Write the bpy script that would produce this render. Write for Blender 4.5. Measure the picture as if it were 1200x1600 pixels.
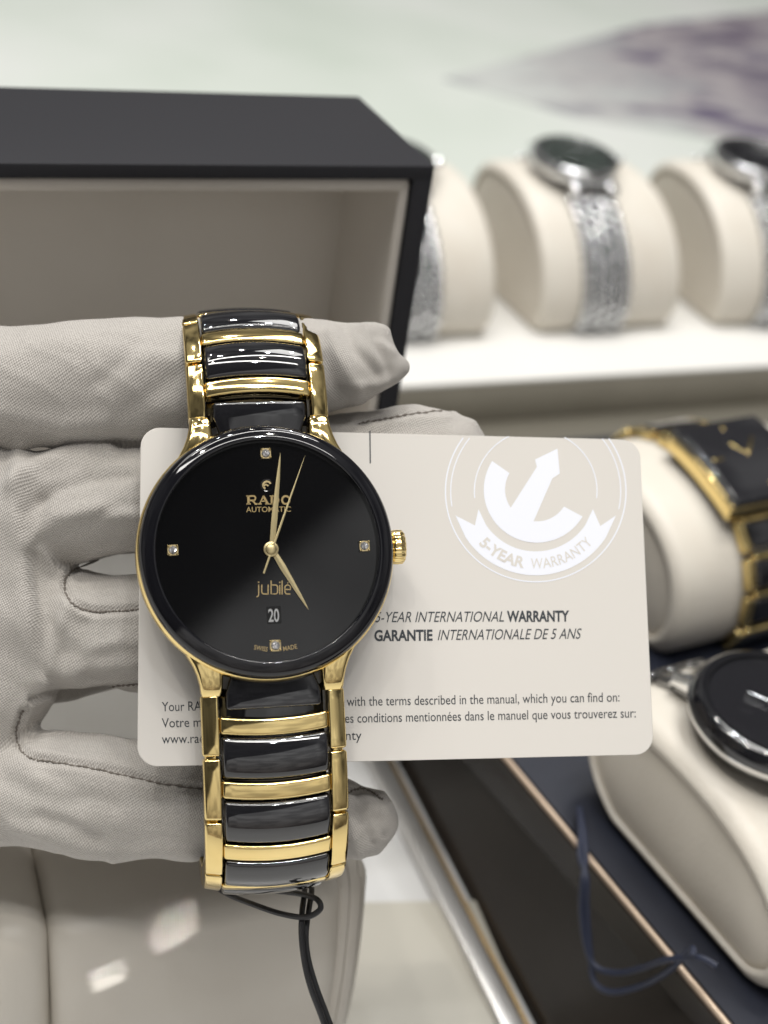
import bpy, math
import numpy as np
from mathutils import Vector, Matrix, noise as mnoise
from mathutils.bvhtree import BVHTree

# ------------------------------------------------------------------ camera, world, lamps (1 unit = 1 cm)
S = bpy.context.scene
for o in list(bpy.data.objects):
    bpy.data.objects.remove(o)
S.unit_settings.system = 'METRIC'
S.unit_settings.scale_length = 0.01
COL = S.collection
A = np.array
PITCH, ROLL, YAW = [math.radians(v) for v in (32.3, 8.9, 25.4)]
FPX = 2100.0                                   # focal length in pixels of the 1200 x 1600 photograph
CAM = A([0.0, 0.0, 26.0])
cp, sp = math.cos(PITCH), math.sin(PITCH)
F = A([math.sin(YAW)*cp, math.cos(YAW)*cp, -sp])
r0 = A([math.cos(YAW), -math.sin(YAW), 0.0])
u0 = np.cross(r0, F)
R = math.cos(ROLL)*r0 + math.sin(ROLL)*u0
U = math.cos(ROLL)*u0 - math.sin(ROLL)*r0

cam = bpy.data.cameras.new('camera')
camo = bpy.data.objects.new('camera', cam)
COL.objects.link(camo)
camo.matrix_world = Matrix([[R[0], U[0], -F[0], CAM[0]], [R[1], U[1], -F[1], CAM[1]], [R[2], U[2], -F[2], CAM[2]], [0, 0, 0, 1]])
cam.sensor_fit = 'VERTICAL'
cam.sensor_height = 36.0
cam.lens = 36.0*FPX/1600.0
cam.clip_start, cam.clip_end = 0.5, 3000
cam.dof.use_dof = True
cam.dof.focus_distance = 21.4
cam.dof.aperture_fstop = (cam.lens/1000.0)/0.34
S.camera = camo
S.render.resolution_x, S.render.resolution_y = 768, 1024
S.view_settings.view_transform = 'Standard'
S.view_settings.look = 'None'
S.view_settings.exposure = 0.0
S.view_settings.gamma = 1.0
S.view_settings.use_curve_mapping = False
try:
    S.cycles.max_bounces = 10
    S.cycles.transparent_max_bounces = 12
    S.cycles.sample_clamp_indirect = 6.0
    S.cycles.use_denoising = True
    S.cycles.caustics_reflective = False
    S.cycles.caustics_refractive = False
except Exception:
    pass

def ray(px, py):
    return F + R*((px-600.0)/FPX) + U*((800.0-py)/FPX)
def P(px, py, t):
    return CAM + t*ray(px, py)
def onplane(px, py, p0, n):
    d = ray(px, py)
    return CAM + d*(np.dot(A(p0)-CAM, n)/np.dot(d, n))

# ---- world: a dim shop interior (walls, pale ceiling, the dark clothes of the person holding the phone)
W = bpy.data.worlds.new('World')
S.world = W
W.use_nodes = True
nt = W.node_tree
nt.nodes.clear()
def N(t, tree=None, **kw):
    n = (tree or nt).nodes.new(t)
    for k, v in kw.items():
        setattr(n, k, v)
    return n
tc = N('ShaderNodeTexCoord')
sx = N('ShaderNodeSeparateXYZ'); nt.links.new(tc.outputs['Generated'], sx.inputs[0])
mr = N('ShaderNodeMapRange'); mr.inputs[1].default_value = -1; mr.inputs[2].default_value = 1
nt.links.new(sx.outputs[2], mr.inputs[0])
cr = N('ShaderNodeValToRGB'); nt.links.new(mr.outputs[0], cr.inputs[0])
e = cr.color_ramp.elements
e[0].position = 0.0; e[0].color = (0.16, 0.13, 0.11, 1)
e[1].position = 1.0; e[1].color = (0.66, 0.66, 0.66, 1)
for pos, c in ((0.44, (0.22, 0.19, 0.17, 1)), (0.56, (0.34, 0.32, 0.30, 1)), (0.72, (0.50, 0.49, 0.48, 1))):
    q = cr.color_ramp.elements.new(pos); q.color = c
nz = N('ShaderNodeTexNoise'); nz.inputs['Scale'].default_value = 2.6; nz.inputs['Detail'].default_value = 3
nt.links.new(tc.outputs['Generated'], nz.inputs['Vector'])
nr = N('ShaderNodeMapRange'); nr.inputs[1].default_value = 0.40; nr.inputs[2].default_value = 0.62
nr.inputs[3].default_value = 0.30; nr.inputs[4].default_value = 1.9
nt.links.new(nz.outputs[0], nr.inputs[0])
dp = N('ShaderNodeVectorMath', operation='DOT_PRODUCT')
back = -F*1.0 + A([0, 0, -0.12]); back /= np.linalg.norm(back)
dp.inputs[1].default_value = tuple(back)
nt.links.new(tc.outputs['Generated'], dp.inputs[0])
dm = N('ShaderNodeMapRange', interpolation_type='SMOOTHSTEP')
dm.inputs[1].default_value = 0.62; dm.inputs[2].default_value = 0.80; dm.inputs[3].default_value = 0.0; dm.inputs[4].default_value = 1.0
nt.links.new(dp.outputs['Value'], dm.inputs[0])
wn_ = 0.19*R + 0.147*U - 0.971*F; wn_ /= np.linalg.norm(wn_)
def mirror(px, py):
    d = ray(px, py); d = d/np.linalg.norm(d); return d - 2*np.dot(d, wn_)*wn_
nb = np.cross(mirror(400, 900), mirror(600, 730)); nb /= np.linalg.norm(nb)  # added bright half-space behind the camera, giving the dial a diagonal sheen
if np.dot(nb, mirror(560, 950)) < 0: nb = -nb
we = N('ShaderNodeVectorMath', operation='DOT_PRODUCT'); we.inputs[1].default_value = tuple(nb)
nt.links.new(tc.outputs['Generated'], we.inputs[0])
wm = N('ShaderNodeMapRange', interpolation_type='SMOOTHSTEP')
wm.inputs[1].default_value = -0.008; wm.inputs[2].default_value = 0.028; wm.inputs[3].default_value = 0.15; wm.inputs[4].default_value = 1.45
nt.links.new(we.outputs['Value'], wm.inputs[0])
nr2 = N('ShaderNodeMapRange'); nr2.inputs[1].default_value = 0.40; nr2.inputs[2].default_value = 0.60
nr2.inputs[3].default_value = 0.68; nr2.inputs[4].default_value = 1.12
nz2 = N('ShaderNodeTexNoise'); nz2.inputs['Scale'].default_value = 7.0; nz2.inputs['Detail'].default_value = 2
nt.links.new(tc.outputs['Generated'], nz2.inputs['Vector']); nt.links.new(nz2.outputs[0], nr2.inputs[0])
inn = N('ShaderNodeMath', operation='MULTIPLY'); nt.links.new(wm.outputs[0], inn.inputs[0]); nt.links.new(nr2.outputs[0], inn.inputs[1])
out_ = N('ShaderNodeMath', operation='MULTIPLY'); nt.links.new(nr.outputs[0], out_.inputs[0]); out_.inputs[1].default_value = 0.35
ml = N('ShaderNodeMix'); ml.data_type = 'FLOAT'
nt.links.new(dm.outputs[0], ml.inputs[0]); nt.links.new(out_.outputs[0], ml.inputs[2]); nt.links.new(inn.outputs[0], ml.inputs[3])
bg = N('ShaderNodeBackground'); nt.links.new(cr.outputs[0], bg.inputs[0])
nt.links.new(ml.outputs[0], bg.inputs[1])
wo = N('ShaderNodeOutputWorld'); nt.links.new(bg.outputs[0], wo.inputs[0])

# ---- ceiling lamps of the shop
def area(name, loc, target, sx_, sy_, radiance, col=(1, 0.96, 0.9), spin=0.0):
    l = bpy.data.lights.new(name, 'AREA')
    l.shape = 'RECTANGLE'; l.size = sx_; l.size_y = sy_
    l.energy = radiance*math.pi*sx_*sy_
    l.color = col
    o = bpy.data.objects.new(name, l); COL.objects.link(o)
    o.location = loc
    d = Vector(target) - Vector(loc)
    o.rotation_euler = (d.to_track_quat('-Z', 'Y').to_matrix() @ Matrix.Rotation(spin, 3, 'Z')).to_euler()
    return o
area('ceiling_strip_lamp', (10, 30, 190), (10, 30, 0), 150, 9, 27, (1, 0.97, 0.93))
area('ceiling_strip_lamp', (-10, -25, 190), (5, 20, 0), 150, 10, 19, (1, 0.97, 0.93))
area('ceiling_panel_lamp', (70, 90, 190), (30, 50, 0), 60, 60, 7, (1, 0.98, 0.95))
area('ceiling_panel_lamp', (-70, 60, 180), (5, 25, 5), 50, 50, 5, (1, 0.97, 0.93))

for k_, (lx, ly) in enumerate(((-45, 5), (-15, 62), (20, 5), (38, 66), (62, 25), (-30, 110), (20, 118), (75, 100), (-60, 60), (5, -40))):
    area('ceiling_spot_lamp', (lx, ly, 185), (lx*0.6+4, ly*0.6+10, 0), 3.0, 3.0, 860, ((1, 0.95, 0.86), (0.93, 0.96, 1))[k_ % 2])

# two added narrow lights in place of light bounced off the watch onto the pillow
for n_, (px_, py_, w_, h_) in enumerate(((318, 1384, 0.66, 0.46), (232, 1440, 0.44, 0.38))):
    tg = P(px_, py_, 25.0)
    l = bpy.data.lights.new('added_bounce_light', 'AREA'); l.shape = 'RECTANGLE'; l.size = w_; l.size_y = h_; l.spread = math.radians(1.2); l.energy = (1.5, 0.8)[n_]
    o = bpy.data.objects.new('added_bounce_light', l); COL.objects.link(o)
    src = tg + A([-8.0, -8.0, -1.0]); o.location = tuple(src)
    o.rotation_euler = (Vector(tg-src).to_track_quat('-Z', 'Y').to_matrix() @ Matrix.Rotation(math.radians((-66, -74)[n_]), 3, 'Z')).to_euler()

# ------------------------------------------------------------------ helpers
def rootloc(o):
    l = A([0.0, 0.0, 0.0])
    while o is not None:
        l = l + A(o.location); o = o.parent
    return l
def tag(o, label, cat, group=None, kind=None):
    if label: o['label'] = label
    if cat: o['category'] = cat
    if group: o['group'] = group
    if kind: o['kind'] = kind
    return o
def empty(name, loc, label, cat, group=None):
    o = bpy.data.objects.new(name, None)
    o.empty_display_size = 0.5
    COL.objects.link(o); o.location = tuple(loc)
    return tag(o, label, cat, group)
def mk(name, V, Fs, mat, parent=None, smooth=True, sharp=40, origin=None, label=None):
    V = np.asarray(V, float)
    base = rootloc(parent) if parent is not None else (A(origin, float) if origin is not None else A([0., 0, 0]))
    me = bpy.data.meshes.new(name)
    me.from_pydata((V-base).tolist(), [], [list(map(int, f)) for f in Fs])
    me.validate(); me.update()
    if smooth:
        me.shade_smooth()
        if sharp: me.set_sharp_from_angle(angle=math.radians(sharp))
    if mat: me.materials.append(mat)
    o = bpy.data.objects.new(name, me)
    COL.objects.link(o)
    if parent is not None: o.parent = parent
    else: o.location = tuple(base)
    if label: o['label'] = label
    return o
class MB:
    def __init__(s): s.v = []; s.f = []
    def add(s, V, Fs):
        n = len(s.v)
        s.v.extend([list(map(float, p)) for p in V]); s.f.extend([[i+n for i in f] for f in Fs])
        return s
    def build(s, name, mat, parent=None, **k): return mk(name, s.v, s.f, mat, parent, **k)

def rbox(a, b, c, r, n=3, sub=(1, 1, 1)):
    """rounded box, half sizes a b c, edge radius r; returns verts, faces"""
    def ax(h, m):
        q = [-h + r*(1-math.cos(i/n*math.pi/2)) for i in range(n+1)]
        inner = [-h+r + (2*(h-r))*j/m for j in range(1, m)]
        return q + inner + [-x for x in reversed(q)]
    X, Y, Z = ax(a, sub[0]), ax(b, sub[1]), ax(c, sub[2])
    ids = {}; V = []; Fs = []
    def vid(i, j, k):
        key = (i, j, k)
        if key not in ids:
            p = A([X[i], Y[j], Z[k]])
            q = np.clip(p, [-a+r, -b+r, -c+r], [a-r, b-r, c-r])
            d = p-q; l = np.linalg.norm(d)
            if l > 1e-9: p = q + d/l*r
            ids[key] = len(V); V.append(p)
        return ids[key]
    nx, ny, nz_ = len(X)-1, len(Y)-1, len(Z)-1
    for i in range(nx):
        for j in range(ny):
            Fs.append([vid(i, j, 0), vid(i, j+1, 0), vid(i+1, j+1, 0), vid(i+1, j, 0)])
            Fs.append([vid(i, j, nz_), vid(i+1, j, nz_), vid(i+1, j+1, nz_), vid(i, j+1, nz_)])
    for i in range(nx):
        for k in range(nz_):
            Fs.append([vid(i, 0, k), vid(i+1, 0, k), vid(i+1, 0, k+1), vid(i, 0, k+1)])
            Fs.append([vid(i, ny, k), vid(i, ny, k+1), vid(i+1, ny, k+1), vid(i+1, ny, k)])
    for j in range(ny):
        for k in range(nz_):
            Fs.append([vid(0, j, k), vid(0, j, k+1), vid(0, j+1, k+1), vid(0, j+1, k)])
            Fs.append([vid(nx, j, k), vid(nx, j+1, k), vid(nx, j+1, k+1), vid(nx, j, k+1)])
    return A(V), Fs
def lathe(prof, n=96, cap0=False, cap1=False, rfun=None):
    """prof list of (r, h); axis +z"""
    V = []; Fs = []
    for r, h in prof:
        for i in range(n):
            a = 2*math.pi*i/n
            rr = r*(rfun(a) if rfun else 1)
            V.append([rr*math.cos(a), rr*math.sin(a), h])
    for j in range(len(prof)-1):
        for i in range(n):
            k = (i+1) % n
            Fs.append([j*n+i, j*n+k, (j+1)*n+k, (j+1)*n+i])
    if cap0: Fs.append(list(range(n))[::-1])
    if cap1: Fs.append([(len(prof)-1)*n+i for i in range(n)])
    return A(V), Fs
def smooth_path(pts, n=10, closed=False):
    pts = [A(p, float) for p in pts]; out = []
    m = len(pts)
    for i in range(m if closed else m-1):
        if closed: p0, p1, p2, p3 = pts[i-1], pts[i], pts[(i+1) % m], pts[(i+2) % m]
        else: p0, p1, p2, p3 = pts[max(i-1, 0)], pts[i], pts[i+1], pts[min(i+2, m-1)]
        for k in range(n):
            t = k/n
            out.append(0.5*((2*p1)+(-p0+p2)*t+(2*p0-5*p1+4*p2-p3)*t*t+(-p0+3*p1-3*p2+p3)*t**3))
    if not closed: out.append(pts[-1])
    return A(out)
def tube(path, rad, n=8, caps=True):
    path = A(path); m = len(path)
    rad = np.full(m, rad) if np.isscalar(rad) else A(rad)
    T = np.gradient(path, axis=0); T /= np.linalg.norm(T, axis=1)[:, None]+1e-12
    nrm = np.cross(T[0], [0.3, 0.5, 0.81]); nrm /= np.linalg.norm(nrm)
    V = []; Fs = []
    for i in range(m):
        nrm = nrm - T[i]*np.dot(nrm, T[i]); nrm /= np.linalg.norm(nrm)
        b = np.cross(T[i], nrm)
        for k in range(n):
            a = 2*math.pi*k/n
            V.append(path[i]+rad[i]*(math.cos(a)*nrm+math.sin(a)*b))
    for i in range(m-1):
        for k in range(n):
            q = (k+1) % n
            Fs.append([i*n+k, i*n+q, (i+1)*n+q, (i+1)*n+k])
    if caps:
        Fs.append(list(range(n))[::-1]); Fs.append([(m-1)*n+k for k in range(n)])
    return A(V), Fs

# ------------------------------------------------------------------ materials
def mat(name, col, rough=0.5, metal=0.0, coat=0.0, spec=0.5, bump=None, vary=None, sheen=0.0, emit=None, coat_rough=0.03):
    m = bpy.data.materials.new(name); m.use_nodes = True
    t = m.node_tree; b = t.nodes['Principled BSDF']
    b.inputs['Base Color'].default_value = (*col, 1)
    b.inputs['Roughness'].default_value = rough
    b.inputs['Metallic'].default_value = metal
    b.inputs['Coat Weight'].default_value = coat
    b.inputs['Coat Roughness'].default_value = coat_rough
    b.inputs['Specular IOR Level'].default_value = spec
    b.inputs['Sheen Weight'].default_value = sheen
    co = None
    if bump or vary:
        co = t.nodes.new('ShaderNodeTexCoord')
    if vary:                                    # (scale, dark colour, amount of detail)
        nz = t.nodes.new('ShaderNodeTexNoise'); nz.inputs['Scale'].default_value = vary[0]; nz.inputs['Detail'].default_value = 6
        t.links.new(co.outputs['Object'], nz.inputs['Vector'])
        mx = t.nodes.new('ShaderNodeMix'); mx.data_type = 'RGBA'
        mx.inputs[6].default_value = (*vary[1], 1); mx.inputs[7].default_value = (*col, 1)
        rr = t.nodes.new('ShaderNodeMapRange'); rr.inputs[1].default_value = 0.3; rr.inputs[2].default_value = 0.62
        t.links.new(nz.outputs[0], rr.inputs[0]); t.links.new(rr.outputs[0], mx.inputs[0])
        t.links.new(mx.outputs[2], b.inputs['Base Color'])
        r2 = t.nodes.new('ShaderNodeMapRange'); r2.inputs[3].default_value = min(1, rough*1.25); r2.inputs[4].default_value = rough*0.85
        t.links.new(nz.outputs[0], r2.inputs[0]); t.links.new(r2.outputs[0], b.inputs['Roughness'])
    if bump:                                    # (scale, strength, distance)
        nb = t.nodes.new('ShaderNodeTexNoise'); nb.inputs['Scale'].default_value = bump[0]; nb.inputs['Detail'].default_value = 4
        t.links.new(co.outputs['Object'], nb.inputs['Vector'])
        bu = t.nodes.new('ShaderNodeBump'); bu.inputs['Strength'].default_value = bump[1]; bu.inputs['Distance'].default_value = bump[2]
        t.links.new(nb.outputs[0], bu.inputs['Height']); t.links.new(bu.outputs[0], b.inputs['Normal'])
    return m
M = {}
M['gold'] = mat('polished_gold', (0.86, 0.675, 0.31), 0.07, 1.0, vary=(1.3, (0.81, 0.62, 0.27)))
M['gold_dark'] = mat('gold_underside', (0.45, 0.33, 0.13), 0.25, 1.0)
M['gold_print'] = mat('gold_print', (0.74, 0.55, 0.25), 0.45, 0.4)
M['ceramic'] = mat('black_ceramic', (0.008, 0.008, 0.010), 0.04, 0.0, coat=0.6, spec=0.8)
M['bezel'] = mat('black_ceramic_bezel', (0.005, 0.005, 0.007), 0.04, spec=0.6)
M['claw'] = mat('gold_claw', (0.85, 0.68, 0.36), 0.45, 0.6)
M['dial'] = mat('black_dial', (0.004, 0.004, 0.005), 0.06, spec=0.35)
M['steel'] = mat('polished_steel', (0.88, 0.89, 0.90), 0.10, 1.0)
M['steel_soft'] = mat('satin_steel', (0.62, 0.62, 0.61), 0.22, 1.0)
M['white_print'] = mat('white_print', (0.8, 0.8, 0.8), 0.4)
M['gem'] = mat('cut_gem', (0.95, 0.94, 0.95), 0.08, 0.55, coat=0.5)
M['card'] = mat('satin_plastic_card', (0.685, 0.655, 0.610), 0.28, spec=0.5, bump=(60, 0.06, 0.002))
M['card_white'] = mat('pearl_white_print', (0.84, 0.86, 0.93), 0.42)
M['ink'] = mat('dark_grey_ink', (0.035, 0.042, 0.05), 0.5)
M['counter'] = mat('white_counter', (0.72, 0.72, 0.715), 0.22, spec=0.5, vary=(0.06, (0.68, 0.68, 0.67)))
M['box_black'] = mat('black_soft_touch_paper', (0.029, 0.029, 0.033), 0.55, spec=0.15, bump=(45, 0.08, 0.004))
M['lining'] = mat('greige_lining', (0.60, 0.56, 0.505), 0.75, bump=(80, 0.2, 0.004), vary=(0.4, (0.575, 0.535, 0.48)))
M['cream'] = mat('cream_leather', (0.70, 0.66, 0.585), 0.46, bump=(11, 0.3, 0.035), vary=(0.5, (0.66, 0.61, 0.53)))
M['cream_shaded'] = mat('cream_leather_shaded_side', (0.66, 0.615, 0.54), 0.48, bump=(9, 0.35, 0.04), vary=(0.5, (0.62, 0.575, 0.50)))  # same leather; the darker tone carries the shading of the end faces
M['pillow'] = mat('grey_beige_leather', (0.56, 0.525, 0.465), 0.45, bump=(30, 0.2, 0.008), vary=(0.5, (0.53, 0.49, 0.43)))
M['seam'] = mat('crevice_shaded_seam', (0.17, 0.15, 0.13), 0.8)  # darker than the cloth: crevice shade along the seam put into the thread
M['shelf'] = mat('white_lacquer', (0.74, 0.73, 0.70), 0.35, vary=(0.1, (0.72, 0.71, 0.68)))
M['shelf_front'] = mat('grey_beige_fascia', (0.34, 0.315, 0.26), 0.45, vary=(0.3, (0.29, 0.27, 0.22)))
M['navy'] = mat('navy_leatherette', (0.012, 0.015, 0.027), 0.45, bump=(30, 0.25, 0.01), vary=(0.6, (0.008, 0.010, 0.019)))
M['wall_dark'] = mat('dark_brown_gloss', (0.026, 0.021, 0.018), 0.2, coat=0.5, coat_rough=0.2, vary=(0.4, (0.022, 0.018, 0.016)))
M['copper'] = mat('rose_gold_edge', (0.62, 0.42, 0.27), 0.3, 0.85)
M['edge'] = mat('beige_metal_edge', (0.60, 0.47, 0.36), 0.38, 0.6)
M['shade_beige'] = mat('khaki_counter_shade', (0.53, 0.505, 0.435), 0.4, vary=(0.25, (0.47, 0.45, 0.385)))  # the counter's shade and reflection, put into a beige colour
M['rail'] = mat('pale_satin_metal', (0.78, 0.77, 0.75), 0.3, 0.8)
M['bead_gold'] = mat('gold_beading', (0.66, 0.48, 0.25), 0.3, 0.9)
M['steel_dark'] = mat('dark_steel', (0.30, 0.30, 0.30), 0.12, 1.0)
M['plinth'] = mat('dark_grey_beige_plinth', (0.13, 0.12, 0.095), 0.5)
M['core_dark'] = mat('dark_bracelet_core', (0.06, 0.06, 0.06), 0.4, 0.7)
M['window'] = mat('matt_black_window', (0.003, 0.003, 0.003), 0.6, spec=0.1)
M['cord_black'] = mat('black_waxed_cord', (0.012, 0.012, 0.014), 0.38, bump=(60, 0.6, 0.02))
M['cord_navy'] = mat('navy_cord', (0.018, 0.024, 0.05), 0.45, bump=(50, 0.6, 0.02))
M['watch_dark'] = mat('dark_watch_glass', (0.018, 0.018, 0.021), 0.06, coat=1.0)
M['watch_green'] = mat('dark_green_dial', (0.05, 0.062, 0.056), 0.12, coat=1.0)

def glass_mat():
    m = bpy.data.materials.new('sapphire_glass'); m.use_nodes = True
    t = m.node_tree; t.nodes.clear()
    tr = t.nodes.new('ShaderNodeBsdfTransparent'); gl = t.nodes.new('ShaderNodeBsdfGlossy'); gl.inputs['Roughness'].default_value = 0.015
    fr = t.nodes.new('ShaderNodeFresnel'); fr.inputs['IOR'].default_value = 1.42
    mx = t.nodes.new('ShaderNodeMixShader'); ou = t.nodes.new('ShaderNodeOutputMaterial')
    t.links.new(fr.outputs[0], mx.inputs[0]); t.links.new(tr.outputs[0], mx.inputs[1]); t.links.new(gl.outputs[0], mx.inputs[2])
    t.links.new(mx.outputs[0], ou.inputs[0])
    return m
M['glass'] = glass_mat()

def fabric_mat():
    m = bpy.data.materials.new('grey_woven_glove'); m.use_nodes = True
    t = m.node_tree; b = t.nodes['Principled BSDF']
    b.inputs['Roughness'].default_value = 0.85; b.inputs['Sheen Weight'].default_value = 0.25
    b.inputs['Specular IOR Level'].default_value = 0.25
    uv = t.nodes.new('ShaderNodeUVMap'); uv.uv_map = 'weave'
    wn = t.nodes.new('ShaderNodeTexNoise'); wn.inputs['Scale'].default_value = 1.6; wn.inputs['Detail'].default_value = 2
    t.links.new(uv.outputs[0], wn.inputs['Vector'])
    mx = t.nodes.new('ShaderNodeVectorMath'); mx.operation = 'MULTIPLY_ADD'
    mx.inputs[1].default_value = (0.05, 0.05, 0)
    t.links.new(wn.outputs['Color'], mx.inputs[0]); t.links.new(uv.outputs[0], mx.inputs[2])
    mp = t.nodes.new('ShaderNodeMapping'); mp.inputs['Rotation'].default_value = (0, 0, math.radians(17))
    k = 2*math.pi/0.050
    mp.inputs['Scale'].default_value = (k, k*0.9, 1)
    t.links.new(mx.outputs[0], mp.inputs['Vector'])
    s = t.nodes.new('ShaderNodeSeparateXYZ'); t.links.new(mp.outputs[0], s.inputs[0])
    a1 = t.nodes.new('ShaderNodeMath'); a1.operation = 'SINE'; t.links.new(s.outputs[0], a1.inputs[0])
    a2 = t.nodes.new('ShaderNodeMath'); a2.operation = 'SINE'; t.links.new(s.outputs[1], a2.inputs[0])
    pr = t.nodes.new('ShaderNodeMath'); pr.operation = 'MULTIPLY'; t.links.new(a1.outputs[0], pr.inputs[0]); t.links.new(a2.outputs[0], pr.inputs[1])
    fn = t.nodes.new('ShaderNodeTexNoise'); fn.inputs['Scale'].default_value = 22; fn.inputs['Detail'].default_value = 3
    t.links.new(uv.outputs[0], fn.inputs['Vector'])
    ad = t.nodes.new('ShaderNodeMath'); ad.operation = 'MULTIPLY_ADD'; ad.inputs[1].default_value = 0.5
    t.links.new(pr.outputs[0], ad.inputs[0]); t.links.new(fn.outputs[0], ad.inputs[2])
    bu = t.nodes.new('ShaderNodeBump'); bu.inputs['Strength'].default_value = 0.85; bu.inputs['Distance'].default_value = 0.014
    t.links.new(ad.outputs[0], bu.inputs['Height']); t.links.new(bu.outputs[0], b.inputs['Normal'])
    rp = t.nodes.new('ShaderNodeValToRGB')
    rp.color_ramp.elements[0].position = 0.05; rp.color_ramp.elements[0].color = (0.36, 0.337, 0.31, 1)
    rp.color_ramp.elements[1].position = 0.95; rp.color_ramp.elements[1].color = (0.54, 0.512, 0.475, 1)
    t.links.new(ad.outputs[0], rp.inputs[0]); t.links.new(rp.outputs[0], b.inputs['Base Color'])
    return m
M['glove'] = fabric_mat()

# ------------------------------------------------------------------ lettering
_caps = {}
def text_mesh(s, bold=0.0, shear=0.0, spacing=1.0):
    c = bpy.data.curves.new('lettering_tmp', 'FONT')
    c.body = s; c.size = 1.0; c.offset = bold; c.shear = shear; c.space_character = spacing
    c.resolution_u = 4
    o = bpy.data.objects.new('lettering_tmp', c); COL.objects.link(o)
    dg = bpy.context.evaluated_depsgraph_get()
    me = bpy.data.meshes.new_from_object(o.evaluated_get(dg))
    V = A([v.co[:] for v in me.vertices]) if len(me.vertices) else np.zeros((0, 3))
    Fs = [list(p.vertices) for p in me.polygons]
    bpy.data.objects.remove(o); bpy.data.curves.remove(c); bpy.data.meshes.remove(me)
    return V, Fs
def cap_height():
    if 'H' not in _caps:
        V, _ = text_mesh('H'); _caps['H'] = V[:, 1].max()
    return _caps['H']
def text_px(s, p0, p1, cap, bold=0.0, shear=0.0, spacing=1.0):
    """flat lettering as pixel coordinates of the printed surface: baseline p0..p1, capital height cap"""
    V, Fs = text_mesh(s, bold, 0.0, spacing)
    x0, x1 = V[:, 0].min(), V[:, 0].max()
    p0, p1 = A(p0, float), A(p1, float)
    ex = (p1-p0); L = np.linalg.norm(ex); ex /= L
    ey = A([ex[1], -ex[0]])
    sy = cap/cap_height()
    y = V[:, 1]*sy
    x = (V[:, 0]-x0)/(x1-x0)*L + shear*y
    return p0 + x[:, None]*ex + y[:, None]*ey, Fs

# ------------------------------------------------------------------ the setting: counter top
mk('counter_top', [(-200, -60, 0), (300, -60, 0), (300, 420, 0), (-200, 420, 0)], [[0, 1, 2, 3]], M['counter'], smooth=False)['kind'] = 'structure'

pd = [onplane(px_, py_, (0, 0, 0.1), A([0, 0, 1.0])) for px_, py_ in ((470, 1412), (742, 1408), (838, 1625), (470, 1660))]  # added sheet whose beige stands in for shade and reflection on the counter
tag(mk('counter_shade_sheet', [(p[0], p[1], z) for z in (0.004, 0.12) for p in pd], [[0, 1, 2, 3][::-1], [4, 5, 6, 7], [0, 1, 5, 4], [1, 2, 6, 5], [2, 3, 7, 6], [3, 0, 4, 7]], M['shade_beige'], smooth=False, origin=pd[0]),
    'flat khaki beige sheet added for shade and reflection on the counter between the pillow and the metal rail', 'pad')

# printed sheets lying far back on the counter
def sheet(name, poly, z, th, m, label, cat):
    n = len(poly)
    V = [(x, y, z) for x, y in poly] + [(x, y, z+th) for x, y in poly]
    Fs = [list(range(n))[::-1], list(range(n, 2*n))] + [[i, (i+1) % n, n+(i+1) % n, n+i] for i in range(n)]
    c = np.mean(A(V), axis=0)
    return tag(mk(name, V, Fs, m, smooth=False, origin=c), label, cat)
def print_mat(name, stops, scale, stretch, rough=0.3, detail=5, fade=None):
    m = mat(name, (1, 1, 1), rough)
    t = m.node_tree; b = t.nodes['Principled BSDF']
    co = t.nodes.new('ShaderNodeTexCoord'); mp = t.nodes.new('ShaderNodeMapping'); mp.inputs['Scale'].default_value = stretch
    nz = t.nodes.new('ShaderNodeTexNoise'); nz.inputs['Scale'].default_value = scale; nz.inputs['Detail'].default_value = detail
    rp = t.nodes.new('ShaderNodeValToRGB')
    rp.color_ramp.elements[0].position = stops[0][0]; rp.color_ramp.elements[0].color = (*stops[0][1], 1)
    rp.color_ramp.elements[1].position = stops[-1][0]; rp.color_ramp.elements[1].color = (*stops[-1][1], 1)
    for p, c in stops[1:-1]:
        q = rp.color_ramp.elements.new(p); q.color = (*c, 1)
    t.links.new(co.outputs['Object'], mp.inputs[0]); t.links.new(mp.outputs[0], nz.inputs['Vector'])
    t.links.new(nz.outputs[0], rp.inputs[0]); t.links.new(rp.outputs[0], b.inputs['Base Color'])
    if fade:                                    # the printed picture fades into pale green towards its corner
        sp_ = t.nodes.new('ShaderNodeSeparateXYZ'); t.links.new(co.outputs['Object'], sp_.inputs[0])
        am = t.nodes.new('ShaderNodeMath'); am.operation = 'MULTIPLY_ADD'; am.inputs[1].default_value = 60
        t.links.new(nz.outputs[0], am.inputs[0]); t.links.new(sp_.outputs[0], am.inputs[2])
        fr_ = t.nodes.new('ShaderNodeMapRange'); fr_.interpolation_type = 'SMOOTHSTEP'; fr_.inputs[1].default_value = fade[0]; fr_.inputs[2].default_value = fade[1]
        t.links.new(am.outputs[0], fr_.inputs[0])
        mx = t.nodes.new('ShaderNodeMix'); mx.data_type = 'RGBA'; mx.inputs[6].default_value = (0.62, 0.65, 0.62, 1)
        t.links.new(fr_.outputs[0], mx.inputs[0]); t.links.new(rp.outputs[0], mx.inputs[7]); t.links.new(mx.outputs[2], b.inputs['Base Color'])
    return m
pm1 = print_mat('pale_green_print', [(0.30, (0.56, 0.62, 0.55)), (0.5, (0.66, 0.70, 0.65)), (0.7, (0.73, 0.74, 0.72))], 0.035, (1, 0.7, 1))
pm2 = print_mat('purple_grey_print', [(0.36, (0.10, 0.08, 0.13)), (0.45, (0.21, 0.18, 0.22)), (0.54, (0.40, 0.37, 0.38)), (0.64, (0.13, 0.11, 0.17))], 0.11, (1, 1.6, 1), detail=6, fade=(-18, 16))
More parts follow.
